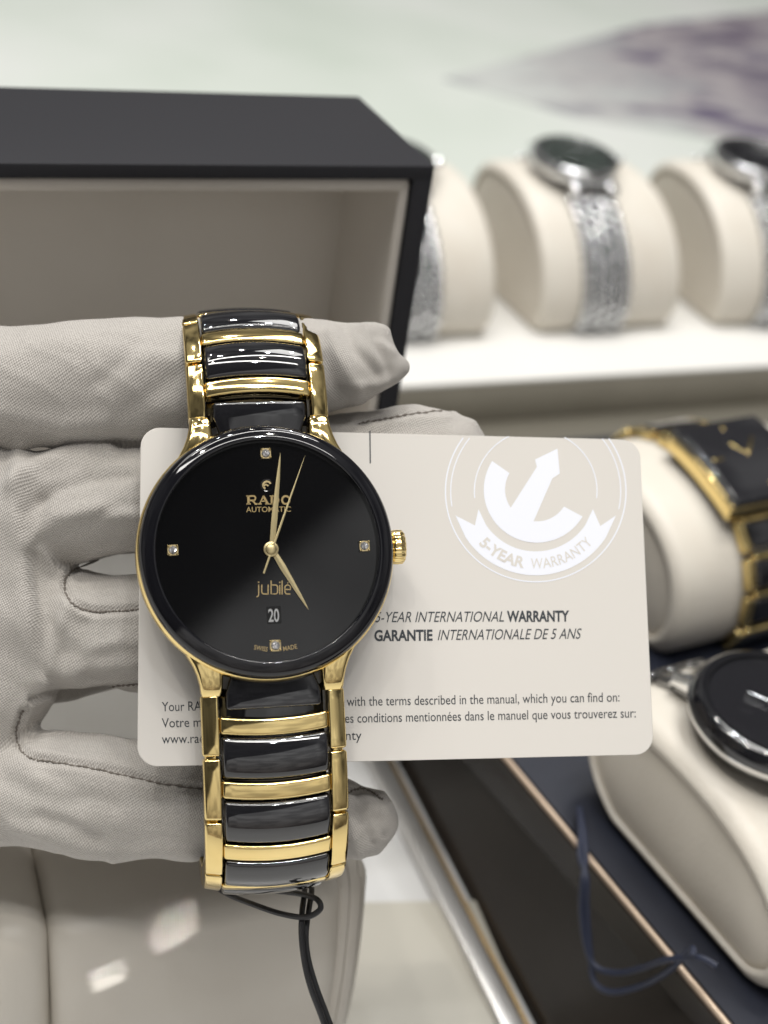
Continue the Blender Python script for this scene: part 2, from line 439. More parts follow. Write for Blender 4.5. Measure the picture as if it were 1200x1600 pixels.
sheet('poster', [(-60, 60), (150, 60), (150, 260), (-60, 260)], 0.02, 0.06, pm1,
      'large pale green poster lying flat on the counter behind the box', 'poster')
sheet('leaflet', [(43, 92), (72, 112), (110, 128), (150, 120), (120, 82), (62, 78), (50, 83.5)], 0.10, 0.08, pm2,
      'purple and grey mottled printed leaflet with a pointed corner on the pale poster', 'leaflet')

# ------------------------------------------------------------------ black presentation box
def obox(x0, x1, y0, y1, z0, z1, r=0.05, n=2):
    V, Fs = rbox((x1-x0)/2, (y1-y0)/2, (z1-z0)/2, r, n)
    return V + A([(x0+x1)/2, (y0+y1)/2, (z0+z1)/2]), Fs
BX1, BY, BZ = 11.80, 25.0, 17.17
BX0, BD = -6.0, 4.75
BB = 9.0
bx = empty('presentation_box', (2.9, BY+2.3, BB), 'black presentation box with greige lining standing open behind the gloved hand', 'box')
rs = tag(mk('riser_block', *obox(-12, 10.6, BY+0.5, BY+9, 0, BB-0.004, 0.06), M['shelf'], origin=(0, BY+4, 0)), 'plain white block under the black presentation box', 'riser')
s = MB(); w = 0.30
s.add(*obox(BX0, BX1, BY, BY+BD, BZ-w, BZ, 0.03))
s.add(*obox(BX0, BX1, BY, BY+BD, BB, BB+w, 0.03))
s.add(*obox(BX1-w-0.13, BX1, BY+0.004, BY+BD-0.004, BB+w-0.02, BZ-w+0.02, 0.03))
s.add(*obox(BX0, BX0+w, BY+0.004, BY+BD-0.004, BB+w-0.02, BZ-w+0.02, 0.03))
s.add(*obox(BX0+w-0.02, BX1-w+0.02, BY+BD-w, BY+BD-0.006, BB+w-0.02, BZ-w+0.02, 0.03))
s.build('shell', M['box_black'], bx)
s = MB(); l = 0.30; a0, a1, b0, b1 = BX0+w+0.004, BX1-w-0.134, BB+w+0.004, BZ-w-0.004; yf = BY+0.10; yb = BY+3.6
s.add(*obox(a0, a1, yf, yb, b1-l, b1, 0.16, 4))
s.add(*obox(a0, a1, yf, yb, b0, b0+l, 0.16, 4))
s.add(*obox(a1-0.24, a1, yf+0.01, yb-0.01, b0+0.1, b1-0.1, 0.10, 4))
s.add(*obox(a0, a0+l, yf+0.01, yb-0.01, b0+0.1, b1-0.1, 0.16, 4))
s.add(*obox(a0+0.1, a1-0.1, yb-0.3, yb-0.004, b0+0.1, b1-0.1, 0.02, 1))
s.build('lining', M['lining'], bx)

# ------------------------------------------------------------------ raised white display shelf
sh = empty('display_shelf', (30, 47, 0), 'low white display shelf with a grey beige front carrying the silver watches', 'shelf')
mk('shelf_top', *obox(4, 75, 42.75, 56, 1.85, 2.0, 0.03), M['shelf'], sh)
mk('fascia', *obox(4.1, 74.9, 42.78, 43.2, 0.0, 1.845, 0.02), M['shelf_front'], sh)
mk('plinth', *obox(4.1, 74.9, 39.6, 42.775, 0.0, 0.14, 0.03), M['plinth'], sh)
mk('back_panel', *obox(4.1, 74.9, 55.5, 55.9, 0.0, 1.845, 0.02), M['shelf'], sh)

# ------------------------------------------------------------------ watch cushions
brng = np.random.default_rng(4)
class Cushion:
    """pillow whose axis runs along local x, oval profile in (y, z); origin: front lower corner of the left end"""
    def __init__(s, origin, rot, width, depth, height, lean=0.15, n=2.7):
        s.o = A(origin, float); s.r = math.radians(rot); s.w, s.d, s.h, s.lean, s.n = width, depth, height, lean, n
    def xf(s, V):
        V = A(V); c, q = math.cos(s.r), math.sin(s.r)
        return np.stack([V[:, 0]*c - V[:, 1]*q, V[:, 0]*q + V[:, 1]*c, V[:, 2]], 1) + s.o
    def prof(s, a, inset=0.0):
        """a = 0 towards the viewer, pi/2 up; flattened where it stands"""
        ca, sa = math.cos(a), math.sin(a); e = 2.0/s.n
        zc = s.h*0.44; top = s.h-zc-inset
        y = -(s.d/2-inset)*math.copysign(abs(ca)**e, ca)
        z = max(top*math.copysign(abs(sa)**e, sa), -zc+inset*0.9)
        return A([s.d/2+y+s.lean*z, zc+z])             # leans away from the viewer towards the top
    def frame(s, a):
        p = s.prof(a); q = s.prof(a+0.01)
        t = q-p; t /= np.linalg.norm(t)
        return p, t, A([-t[1], t[0]])                  # outward normal (towards viewer and up)
    def rings(s, xs, na=72):
        V = []; Fs = []
        for x, ins in xs:
            for i in range(na):
                p = s.prof(2*math.pi*i/na, ins); V.append([x, p[0], p[1]])
        for j in range(len(xs)-1):
            for i in range(na):
                k = (i+1) % na
                Fs.append([j*na+i, (j+1)*na+i, (j+1)*na+k, j*na+k])
        return V, Fs, na
    def build(s, name, label, group, m1, m2, cat='watch cushion'):
        root = empty(name, s.xf([[s.w/2, s.d/2, 0]])[0], label, cat, group)
        rr = min(0.45, s.w*0.09); xs = [(rr*0.55, 0.40)]
        xs += [(rr*(1-math.cos(t)), rr*(1-math.sin(t))) for t in np.linspace(0.1, math.pi/2, 6)]
        xs += [(s.w*0.5, -0.04)]
        xs += [(s.w-x, i) for x, i in reversed(xs[:-1])]
        V, Fs, na = s.rings(xs)
        mk('band', s.xf(V), Fs, m1, root, sharp=0)
        for side in (0, 1):
            V = []; Fs = []
            levels = [(rr*0.5, 0.36), (rr*0.30, 0.44), (rr*0.20, 0.6), (rr*0.10, 1.0), (rr*0.04, 1.35)]
            V, Fs, na = s.rings([(x if side == 0 else s.w-x, i) for x, i in levels])
            V.append(list(np.mean(A(V[-na:]), axis=0))); k0 = (len(levels)-1)*na
            Fs = Fs + [[k0+i, len(V)-1, k0+(i+1) % na] for i in range(na)]
            if side: Fs = [f[::-1] for f in Fs]
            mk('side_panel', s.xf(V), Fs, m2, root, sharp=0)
            ring = s.xf([[rr*0.34 if side == 0 else s.w-rr*0.34, *s.prof(2*math.pi*i/90, 0.335)] for i in range(91)])
            mk('piping', *tube(ring, 0.055, 8, False), m1, root, sharp=0)
        return root

def rows_on(c, x, y, h, ang):
    p, t, n = c.frame(ang)
    return p, t, n

def place(c, V, xc, ang, lift=0.0):
    """local (u along x, v along profile upwards, w outward) -> world, flat patch at one angle"""
    p, t, n = c.frame(ang); V = A(V)
    out = np.stack([xc+V[:, 0], p[0]+V[:, 1]*t[0]+(V[:, 2]+lift)*n[0], p[1]+V[:, 1]*t[1]+(V[:, 2]+lift)*n[1]], 1)
    return c.xf(out)
def arc_angles(c, a0, a1, step):
    out = [a0]; a = a0; sg = 1 if a1 > a0 else -1; acc = 0; pp = c.prof(a)
    while (a-a1)*sg < 0:
        a += sg*0.004; q = c.prof(a); acc += np.linalg.norm(q-pp); pp = q
        if acc >= step: out.append(a); acc = 0
    return out

def round_watch(c, xc, ang, label, rad, case_m, dial_m, group=None, bezel_m=None, brace='beads', bw=2.45, brace_m=None):
    root = empty('display_watch', place(c, [[0, 0, 0]], xc, ang)[0], label, 'watch', group)
    L = 0.62
    k = rad/2.0
    mk('case', place(c, *[lathe([(1.2*k, -0.25), (1.75*k, -0.05), (1.98*k, 0.25), (2.0*k, 0.45), (1.93*k, 0.60), (1.80*k, 0.66)], 64, cap0=True)[0]], xc, ang, 0.25),
       lathe([(1.2*k, -0.25), (1.75*k, -0.05), (1.98*k, 0.25), (2.0*k, 0.45), (1.93*k, 0.60), (1.80*k, 0.66)], 64, cap0=True)[1], case_m, root)
    V, Fs = lathe(([(2.02*k, 0.36), (2.045*k, 0.46), (2.0*k, 0.60)] if bezel_m else [])+[(1.94*k, 0.60 if not bezel_m else 0.66), (1.90*k, 0.72), (1.78*k, 0.78), (1.66*k, 0.76), (1.62*k, 0.70)], 64)
    mk('bezel', place(c, V, xc, ang, 0.25), Fs, bezel_m or case_m, root)
    V, Fs = lathe([(1.66*k, 0.69), (0.02, 0.69)], 64, cap1=True)
    mk('dial', place(c, V, xc, ang, 0.25), Fs, dial_m, root)
    V, Fs = lathe([(1.68*k, 0.755), (1.0*k, 0.80), (0.02, 0.81)], 64, cap1=True)
    mk('crystal', place(c, V, xc, ang, 0.25), Fs, M['glass'], root)
    for i in range(12 if brace == 'beads' else 0):
        a = i*math.pi/6
        V, Fs = rbox(0.05*k, 0.16*k, 0.02, 0.01, 1)
        V = V + A([0, 1.35*k, 0.715])
        V = np.stack([V[:, 0]*math.cos(a)-V[:, 1]*math.sin(a), V[:, 0]*math.sin(a)+V[:, 1]*math.cos(a), V[:, 2]], 1)
        mk('hour_marker', place(c, V, xc, ang, 0.25), Fs, M['steel'], root)
    for a, ln in ((0.6, 0.9), (-1.0, 1.3)):
        V, Fs = rbox(0.05*k, ln*k/2, 0.012, 0.01, 1); V = V + A([0, ln*k/2-0.1, 0.735])
        V = np.stack([V[:, 0]*math.cos(a)-V[:, 1]*math.sin(a), V[:, 0]*math.sin(a)+V[:, 1]*math.cos(a), V[:, 2]], 1)
        mk('hand', place(c, V, xc, ang, 0.25), Fs, M['steel'], root)
    for sx_ in (-1, 1):
        for sy_ in (-1, 1):
            V, Fs = rbox(0.22*k, 0.42*k, 0.22*k, 0.1*k, 3)
            V[:, 2] -= 0.35*(np.clip((V[:, 1]*sy_)/(0.42*k), 0, 1))**2*k
            V = V + A([sx_*0.85*k, sy_*1.95*k, 0.18])
            mk('lug', place(c, V, xc, ang, 0.25), Fs, case_m, root)
    V, Fs = lathe([(0.24*k, 0), (0.27*k, 0.05), (0.27*k, 0.28), (0.22*k, 0.34)], 24, cap0=True, cap1=True)
    V = np.stack([V[:, 2]+1.95*k, V[:, 1], V[:, 0]+0.35], 1)
    mk('crown', place(c, V, xc, ang, 0.25), Fs, case_m, root)
    # bracelet: links follow the cushion down both sides of the case
    def bend_start(sg):
        acc = 0; a = ang; pp = c.prof(a)
        while acc < 1.95*k:
            a += sg*0.004; q = c.prof(a); acc += np.linalg.norm(q-pp); pp = q
        return a
    for sg, end in ((-1, -0.95), (1, 3.9)):
        mb = MB(); core = MB()
        st = bend_start(sg)
        if brace == 'beads':
            for r_, a in enumerate(arc_angles(c, st, end, 0.50)):
                V, Fs = rbox(bw/2-0.06, 0.26, 0.04, 0.02, 1); core.add(place(c, V, xc, a, 0.06), Fs)
                for q in range(5):
                    x = (q-2)*bw/5
                    V, Fs = rbox(bw/10*0.84, 0.205, 0.15, 0.13, 3)
                    V[:, 2] += V[:, 0]*brng.uniform(-0.10, 0.10)+V[:, 1]*brng.uniform(-0.10, 0.10)
                    V = V + A([x, 0.25 if q % 2 else 0.0, 0])
                    mb.add(place(c, V, xc, a, 0.16), Fs)
        else:
            for a in arc_angles(c, st, end, 0.62):
                for q in range(3):
                    V, Fs = rbox(bw/6*0.96, 0.29, 0.12, 0.07, 2)
                    mb.add(place(c, V+A([(q-1)*bw/3, 0, 0]), xc, a, 0.14), Fs)
        br = mb.build('bracelet', brace_m or case_m, root, sharp=50)
        if core.v: core.build('bracelet_core', M['core_dark'], br, sharp=50)
    return root

def square_watch(c, xc, ang, label):
    root = empty('display_watch', place(c, [[0, 0, 0]], xc, ang)[0], label, 'watch')
    V, Fs = rbox(1.5, 1.5, 0.26, 0.10, 4, (4, 6, 1)); V[:, 2] -= 0.05*V[:, 1]**2
    mk('case', place(c, V, xc, ang, 0.50), Fs, M['gold'], root)
    V, Fs = rbox(1.46, 1.46, 0.16, 0.05, 3, (4, 6, 1)); V[:, 2] -= 0.05*V[:, 1]**2
    mk('crystal', place(c, V, xc, ang, 0.80), Fs, M['watch_dark'], root)
    for i in range(4):
        a = i*math.pi/2; V, Fs = rbox(0.05, 0.18, 0.012, 0.01, 1); V = V+A([0, (1.05 if i % 2 == 0 else 1.05), 0.955-0.055*(1.1 if i % 2 == 0 else 0)])
        V = np.stack([V[:, 0]*math.cos(a)-V[:, 1]*math.sin(a), V[:, 0]*math.sin(a)+V[:, 1]*math.cos(a), V[:, 2]], 1)
        mk('hour_marker', place(c, V, xc, ang, 0), Fs, M['gold'], root)
    for a, ln in ((0.5, 0.6), (-0.8, 0.9)):
        V, Fs = rbox(0.045, ln/2, 0.012, 0.01, 1); V = V + A([0, ln/2-0.05, 0.96])
        V = np.stack([V[:, 0]*math.cos(a)-V[:, 1]*math.sin(a), V[:, 0]*math.sin(a)+V[:, 1]*math.cos(a), V[:, 2]], 1)
        mk('hand', place(c, V, xc, ang, 0), Fs, M['gold'], root)
    def bend_start(sg):
        acc = 0; a = ang; pp = c.prof(a)
        while acc < 1.75:
            a += sg*0.004; q = c.prof(a); acc += np.linalg.norm(q-pp); pp = q
        return a
    for sg, end in ((-1, -0.95), (1, 3.9)):
        g = MB(); b = MB()
        for a in arc_angles(c, bend_start(sg), end, 0.95):
            for x in (-0.95, 0.95):
                V, Fs = rbox(0.14, 0.44, 0.14, 0.07, 3); g.add(place(c, V+A([x, 0, 0]), xc, a, 0.18), Fs)
            V, Fs = rbox(0.84, 0.10, 0.13, 0.07, 3); g.add(place(c, V+A([0, 0.44, 0]), xc, a, 0.18), Fs)
            V, Fs = rbox(0.82, 0.36, 0.15, 0.09, 3); b.add(place(c, V, xc, a, 0.21), Fs)
        br = g.build('bracelet', M['gold'], root, sharp=50)
        b.build('bracelet_insert', M['ceramic'], br, sharp=50)
    return root

ROW = 'cushions in a row on the white shelf'
SW = 'silver watches on the shelf cushions'
shelf_c = []
for i, (x0, lb, wl) in enumerate((
        (18.70, 'cream leather watch cushion on the white shelf, half hidden by the black box', 'silver watch on the shelf cushion cut off by the edge of the black box'),
        (28.00, 'cream leather watch cushion standing whole in the middle of the white shelf', 'silver watch with green dial on the whole cushion in the middle of the shelf'),
        (37.15, 'cream leather watch cushion on the white shelf, cut off by the photo edge', 'dark faced silver watch on the shelf cushion at the photo edge'))):
    c = Cushion((x0, 46.7, 2.0), (0, 1.5, -1)[i], 7.1, 7.9, 5.5+0.08*i, lean=0.45, n=2.2)
    c.build('watch_cushion', lb, ROW, M['cream'], M['cream_shaded'])
    round_watch(c, (3.3, 3.05, 3.3)[i], math.radians(80), wl, 2.05, M['steel'], M['watch_green'] if i != 2 else M['watch_dark'], SW)
    shelf_c.append(c)

# ------------------------------------------------------------------ navy display tray on the right
tr = empty('display_tray', (25, 20, 0), 'raised navy leatherette display tray with dark brown glossy side and beige edge', 'tray')
TZ = 4.5
def rimx(y): return 13.66 + (20.02-y)*0.146
ys = [4.0, 34.0]
bot = [(13.45, ys[0]), (60, ys[0]), (60, ys[1]), (13.45, ys[1])]
top = [(rimx(ys[0]), ys[0]), (60, ys[0]), (60, ys[1]), (rimx(ys[1]), ys[1])]
V = [(x, y, 0.0) for x, y in bot] + [(x, y, TZ-0.12) for x, y in top]
mk('side_wall', V, [[3, 2, 1, 0], [0, 1, 5, 4], [1, 2, 6, 5], [2, 3, 7, 6], [3, 0, 4, 7], [4, 5, 6, 7]], M['wall_dark'], tr, smooth=False)
V = [(x+0.22 if i in (0, 3) else x, y, z) for z in (TZ-0.115, TZ) for i, (x, y) in enumerate(top)]
mk('pad', V, [[3, 2, 1, 0], [0, 1, 5, 4], [1, 2, 6, 5], [2, 3, 7, 6], [3, 0, 4, 7], [4, 5, 6, 7]], M['navy'], tr, smooth=False)
mk('edge_strip', *tube([(rimx(y)+0.11, y, TZ-0.05) for y in np.linspace(ys[0], ys[1], 40)], 0.075, 10), M['edge'], tr)
# slim metal rail along the foot of the tray
rl = empty('trim_rail', (13.0, 20, 0), 'slim pale metal rail with a fine gold beading along the foot of the navy tray', 'rail')
mk('rail_body', *obox(12.50, 13.10, 6, 30, 0.0, 0.30, 0.12, 4), M['rail'], rl)
pp = A([(13.17, y, 0.22) for y in np.arange(6, 30, 0.05)])
mk('gold_beading', *tube(pp, 0.045+0.02*np.abs(np.sin(np.arange(len(pp))*math.pi/2.5)), 10), M['bead_gold'], rl)

cg = Cushion((19.4, 22.4, TZ), 8, 6.8, 6.0, 4.0, lean=0.25, n=2.3)
cg.build('watch_cushion', 'cream leather watch cushion under the black and gold rectangular watch', None, M['cream'], M['cream_shaded'])
square_watch(cg, 3.2, math.radians(70), 'black and gold rectangular watch on a cream cushion beside the card edge')
cr_ = Cushion((15.8, 12.3, TZ), 8, 6.2, 6.9, 3.3, lean=0.35, n=2.3)
cr_.build('watch_cushion', 'large cream leather watch cushion below the black round watch in the tray', None, M['cream'], M['cream_shaded'])
round_watch(cr_, 2.2, math.radians(86), 'black faced round watch in polished silver case on the lower tray cushion', 1.85, M['steel'], M['watch_dark'], bezel_m=M['ceramic'], brace='plain', bw=1.7, brace_m=M['steel_dark'])

# navy hang-tag cord looping over the tray edge
cd = []
for px, py, t in ((905, 1262, 30.6), (912, 1300, 29.9), (915, 1340, 29.3), (911, 1372, 28.9), (908, 1420, 28.9), (915, 1475, 28.9), (930, 1510, 28.8), (965, 1520, 28.5), (1005, 1512, 28.0), (1040, 1500, 27.3), (1090, 1496, 26.8), (1120, 1510, 26.6)):
    cd.append(P(px, py, t-0.25))
cd2 = [p + R*dx*0.012 + U*dy*0.012 for p, (dx, dy) in zip(cd, ((0, 0), (-6, 0), (-10, 0), (6, 0), (10, 0), (8, -14), (-2, -26), (-10, -34), (0, -30), (8, -16), (-10, 14), (-40, 16)))]
mb = MB(); mb.add(*tube(smooth_path(cd), 0.07)); mb.add(*tube(smooth_path(cd2), 0.07))
tag(mb.build('hang_cord', M['cord_navy'], origin=cd[6]), 'dark navy cord looped over the beige edge of the navy tray', 'cord')

# ------------------------------------------------------------------ grey beige pillow at the bottom
pw = empty('watch_pillow', (5.3, 17.5, 0), 'grey beige leather pillow with side seams standing below the gloved hand', 'pillow')
def pillow(x0, x1, bulge, inset_y, name, m):
    V, Fs = rbox((x1-x0)/2, 1.55, 3.3, 0.5, 5, (6, 4, 8))
    V[:, 1] -= bulge*(1-(V[:, 2]/3.3)**2)
    V = V + A([(x0+x1)/2, 17.35+inset_y, 3.3])
    return mk(name, V, Fs, m, pw, sharp=0)
pillow(2.45, 7.95, 0.5, 0, 'front_pad', M['pillow'])
pillow(1.35, 2.49, 0.42, 0.16, 'side_pad', M['pillow'])
pillow(7.91, 8.55, 0.42, 0.16, 'side_pad', M['pillow'])

# ------------------------------------------------------------------ gloved hand (one continuous surface grown from tapering finger chains)
T0 = 22.5
HO = CAM + F*T0
def loc_px(px, py, t): return A([(px-600)/FPX*t, (800-py)/FPX*t, T0-t])
def to_world(L): L = A(L); return HO + L[:, 0:1]*R + L[:, 1:2]*U - L[:, 2:3]*F
def to_px(L):
    t = T0 - L[:, 2]
    return 600+L[:, 0]/t*FPX, 800-L[:, 1]/t*FPX
CH = {
 'thumb': [(-190, 612, 22.9, 1.02), (0, 605, 22.9, 0.98), (130, 600, 22.9, 1.04), (220, 594, 22.9, 1.05), (300, 588, 22.9, 1.0), (400, 581, 22.9, 0.93), (480, 574, 22.9, 0.80), (540, 570, 22.9, 0.70), (572, 566, 22.9, 0.55)],
 'thumb_a': [(550, 550, 22.85, 0.5), (580, 538, 22.8, 0.36), (601, 516, 22.75, 0.10)],
 'thumb_b': [(570, 575, 22.85, 0.5), (605, 574, 22.8, 0.30), (626, 572, 22.8, 0.15)],
 'index_a': [(690, 690, 23.5, 0.5), (735, 665, 23.4, 0.12)],
 'little_a': [(550, 1270, 22.8, 0.45), (575, 1255, 22.75, 0.25), (594, 1244, 22.75, 0.10)],
 'little_b': [(555, 1295, 22.8, 0.48), (580, 1310, 22.8, 0.26), (600, 1292, 22.8, 0.12)],
 'little_c': [(530, 1300, 22.8, 0.5), (556, 1322, 22.8, 0.20)],
 'index': [(20, 800, 23.0, 1.0), (130, 788, 23.0, 0.95), (215, 777, 23.1, 0.93), (400, 748, 23.4, 0.88), (560, 722, 23.6, 0.86), (640, 712, 23.6, 0.84), (690, 707, 23.6, 0.74), (712, 706, 23.6, 0.58)],
 'middle': [(40, 965, 23.1, 0.93), (130, 985, 23.1, 0.97), (215, 988, 23.2, 0.98), (400, 985, 23.5, 0.9), (600, 975, 23.6, 0.8), (680, 965, 23.6, 0.6)],
 'ring': [(30, 1035, 24.0, 0.8), (215, 1000, 24.3, 0.78), (400, 1050, 24.6, 0.8), (600, 1060, 24.6, 0.7)],
 'little': [(-190, 1235, 22.8, 0.9), (0, 1238, 22.8, 0.86), (80, 1234, 22.8, 0.97), (150, 1242, 22.8, 1.0), (300, 1250, 22.8, 0.95), (430, 1263, 22.8, 0.85), (515, 1278, 22.8, 0.70), (560, 1284, 22.8, 0.58), (583, 1284, 22.8, 0.42)],
 'palm': [(-60, 745, 22.95, 0.85), (-5, 840, 22.9, 1.0), (15, 960, 22.9, 1.05), (-5, 1060, 22.9, 1.0), (-60, 1150, 22.9, 1.0), (-190, 1180, 22.9, 1.1)],
 'heel': [(-190, 720, 23.0, 1.1), (-150, 900, 23.1, 1.4), (-190, 1080, 23.0, 1.2)],
}
def smin(a, b, k):
    h = np.clip(0.5+0.5*(b-a)/k, 0, 1)
    return b*(1-h)+a*h-k*h*(1-h)
def hand_field(Pn, with_uv=False):
    groups = {}; best = np.full(len(Pn), 1e9); vv = np.zeros(len(Pn))
    for name, ch in CH.items():
        pts = [loc_px(a, b, t) for a, b, t, r in ch]; rs = [c[3] for c in ch]; d = np.full(len(Pn), 1e9)
        for i in range(len(pts)-1):
            a, b = pts[i], pts[i+1]; ab = b-a
            h = np.clip(((Pn-a)@ab)/(ab@ab), 0, 1)
            q = a+h[:, None]*ab; rr = rs[i]+(rs[i+1]-rs[i])*h
            e = Pn-q
            dd = np.linalg.norm(e, axis=1)-rr
            if with_uv:
                up = dd < best; best = np.where(up, dd, best)
                vv = np.where(up, q[:, 1]+0.9*np.arctan2(e[:, 1], np.abs(e[:, 2])+1e-6), vv)
            d = smin(d, dd, 0.12) if i else dd
        groups[name] = d
    f = smin(groups['palm'], groups['heel'], 0.4)
    for n_, k in (('index', 0.28), ('middle', 0.28), ('ring', 0.2), ('little', 0.22), ('thumb', 0.07), ('thumb_a', 0.1), ('thumb_b', 0.1), ('index_a', 0.12), ('little_a', 0.1), ('little_b', 0.1), ('little_c', 0.1)):
        f = smin(f, groups[n_], k)
    return (f, vv) if with_uv else f
def surface_nets(Sg, org, h):
    ins = Sg < 0
    nx, ny, nz_ = Sg.shape
    cnt = np.zeros((nx-1, ny-1, nz_-1)); acc = np.zeros((nx-1, ny-1, nz_-1, 3))
    cor = [(i, j, k) for i in (0, 1) for j in (0, 1) for k in (0, 1)]
    sl = lambda c: Sg[c[0]:nx-1+c[0], c[1]:ny-1+c[1], c[2]:nz_-1+c[2]]
    for c in cor:
        for ax in range(3):
            if c[ax] == 0:
                d = list(c); d[ax] = 1; a, b = sl(c), sl(tuple(d))
                m = (a < 0) != (b < 0)
                t = np.where(m, a/np.where(a == b, 1, a-b), 0)
                for q in range(3):
                    acc[..., q] += np.where(m, c[q]+(t if q == ax else 0), 0)
                cnt += m
    act = cnt > 0
    idx = -np.ones(act.shape, int); idx[act] = np.arange(act.sum())
    ijk = np.argwhere(act)
    V = org + h*(ijk + acc[act]/cnt[act][:, None])
    Fs = []
    for ax in range(3):
        a = [slice(1, -1)]*3; b = [slice(1, -1)]*3
        a[ax] = slice(0, -1); b[ax] = slice(1, None)
        s0, s1 = ins[tuple(a)], ins[tuple(b)]
        e = np.argwhere(s0 != s1); o = np.ones(3, int); o[ax] = 0; e = e+o
        flip = ins[tuple(e.T)]
        u, v = (ax+1) % 3, (ax+2) % 3
        def cell(du, dv):
            c = e.copy(); c[:, u] += du; c[:, v] += dv; return idx[tuple(c.T)]
        q = np.stack([cell(-1, -1), cell(0, -1), cell(0, 0), cell(-1, 0)], 1)
        q[~flip] = q[~flip][:, ::-1]
        Fs.append(q)
    return V, np.concatenate(Fs)
def seg_dist(px, py, poly):
    best = np.full(len(px), 1e9); sgn = np.zeros(len(px))
    for (x0, y0), (x1, y1) in zip(poly[:-1], poly[1:]):
        dx, dy = x1-x0, y1-y0; L2 = dx*dx+dy*dy
        h = np.clip(((px-x0)*dx+(py-y0)*dy)/L2, 0, 1)
        d = np.hypot(px-x0-h*dx, py-y0-h*dy)
        best = np.minimum(best, d)
    return best
SEAMS = [
 [(216, 866), (185, 868), (150, 876), (120, 888), (104, 900), (101, 918), (108, 938), (124, 950), (150, 956), (175, 955), (200, 954), (217, 952), (260, 950)],
 [(240, 1068), (217, 1069), (180, 1072), (140, 1077), (100, 1080), (64, 1082), (48, 1092)],
 [(36, 1110), (26, 1140), (30, 1168), (46, 1184), (80, 1190), (130, 1198), (180, 1208), (240, 1222), (318, 1233), (360, 1236)],
 [(560, 662), (600, 655), (650, 646), (700, 641)],
 [(540, 1240), (562, 1232), (580, 1237), (598, 1250)],
]
FOLDS = [  # polyline in photo pixels, height in cm, width in pixels
 ([(20, 760), (60, 730), (110, 712), (170, 705)], 0.10, 16),
 ([(40, 800), (85, 765), (140, 748), (200, 742)], -0.05, 14),
 ([(45, 845), (90, 805), (150, 795), (210, 800)], 0.07, 18),
 ([(30, 700), (22, 800), (28, 900), (45, 1000), (55, 1060)], 0.10, 22),
 ([(62, 780), (58, 870), (70, 950), (95, 1020)], -0.07, 16),
 ([(104, 905), (80, 890), (62, 860)], 0.06, 10),
 ([(110, 945), (90, 985), (80, 1040)], 0.07, 13),
 ([(130, 975), (125, 1020), (140, 1055)], -0.05, 14),
 ([(60, 1060), (90, 1055), (150, 1040), (210, 1035)], 0.05, 16),
 ([(-20, 640), (40, 655), (100, 665), (160, 660)], 0.05, 20),
 ([(0, 560), (80, 540), (180, 545), (270, 560)], 0.03, 26),
 ([(200, 640), (250, 610), (300, 560)], -0.035, 22),
 ([(515, 520), (530, 560), (560, 610)], 0.05, 12),
 ([(540, 512), (556, 545), (590, 585)], -0.06, 11),
 ([(570, 512), (585, 530), (612, 550)], 0.05, 9),
 ([(505, 560), (520, 600), (545, 635)], -0.04, 12),
 ([(0, 1180), (60, 1215), (140, 1225), (230, 1235)], 0.03, 20),
 ([(20, 1290), (70, 1300), (120, 1325), (170, 1330)], 0.06, 14),
 ([(60, 1275), (110, 1290), (150, 1310)], -0.05, 12),
 ([(180, 1340), (240, 1322), (300, 1330)], 0.05, 14),
 ([(10, 1220), (60, 1245), (120, 1255)], -0.03, 18),
 ([(535, 1270), (560, 1262), (590, 1275)], -0.05, 9),
 ([(545, 1310), (570, 1295), (592, 1305)], 0.045, 9),
 ([(540, 690), (620, 662), (690, 655)], 0.03, 14),
 ([(560, 1240), (566, 1275), (585, 1320)], -0.06, 8), ([(542, 1245), (548, 1290), (560, 1335)], 0.05, 9),
 ([(575, 1262), (600, 1268)], 0.05, 7), ([(572, 1300), (604, 1305)], -0.05, 7),
 ([(585, 525), (600, 560), (612, 590)], -0.05, 8), ([(560, 600), (590, 600), (615, 590)], 0.05, 8),
 ([(0, 700), (40, 690), (90, 690)], 0.05, 12), ([(150, 600), (190, 570), (230, 520)], -0.03, 16),
 ([(150, 1130), (200, 1160), (260, 1180)], 0.035, 12), ([(60, 1190), (110, 1230), (180, 1260)], -0.035, 16),
 ([(160, 800), (190, 790), (215, 792)], -0.05, 11), ([(150, 1010), (190, 1000), (215, 1004)], 0.045, 11),
]
h = 0.062
lo = A([-9.2, -6.6, -3.2]); hi = A([1.9, 3.4, 1.25])
dims = np.ceil((hi-lo)/h).astype(int)
gx, gy, gz = np.meshgrid(*[lo[i]+h*np.arange(dims[i]) for i in range(3)], indexing='ij')
pts = np.stack([gx, gy, gz], -1).reshape(-1, 3)
fld = hand_field(pts).reshape(dims)
fld[0] = np.maximum(fld[0], 0.01)
HV, HF = surface_nets(fld, lo, h)
def grad(Pn, e=0.02):
    g = np.stack([hand_field(Pn+A(d)*e)-hand_field(Pn-A(d)*e) for d in np.eye(3)], 1)
    return g/(np.linalg.norm(g, axis=1)[:, None]+1e-9)
for _ in range(2):
    HV = HV - grad(HV)*hand_field(HV)[:, None]*0.8
HN = grad(HV)
_, vv = hand_field(HV, True)
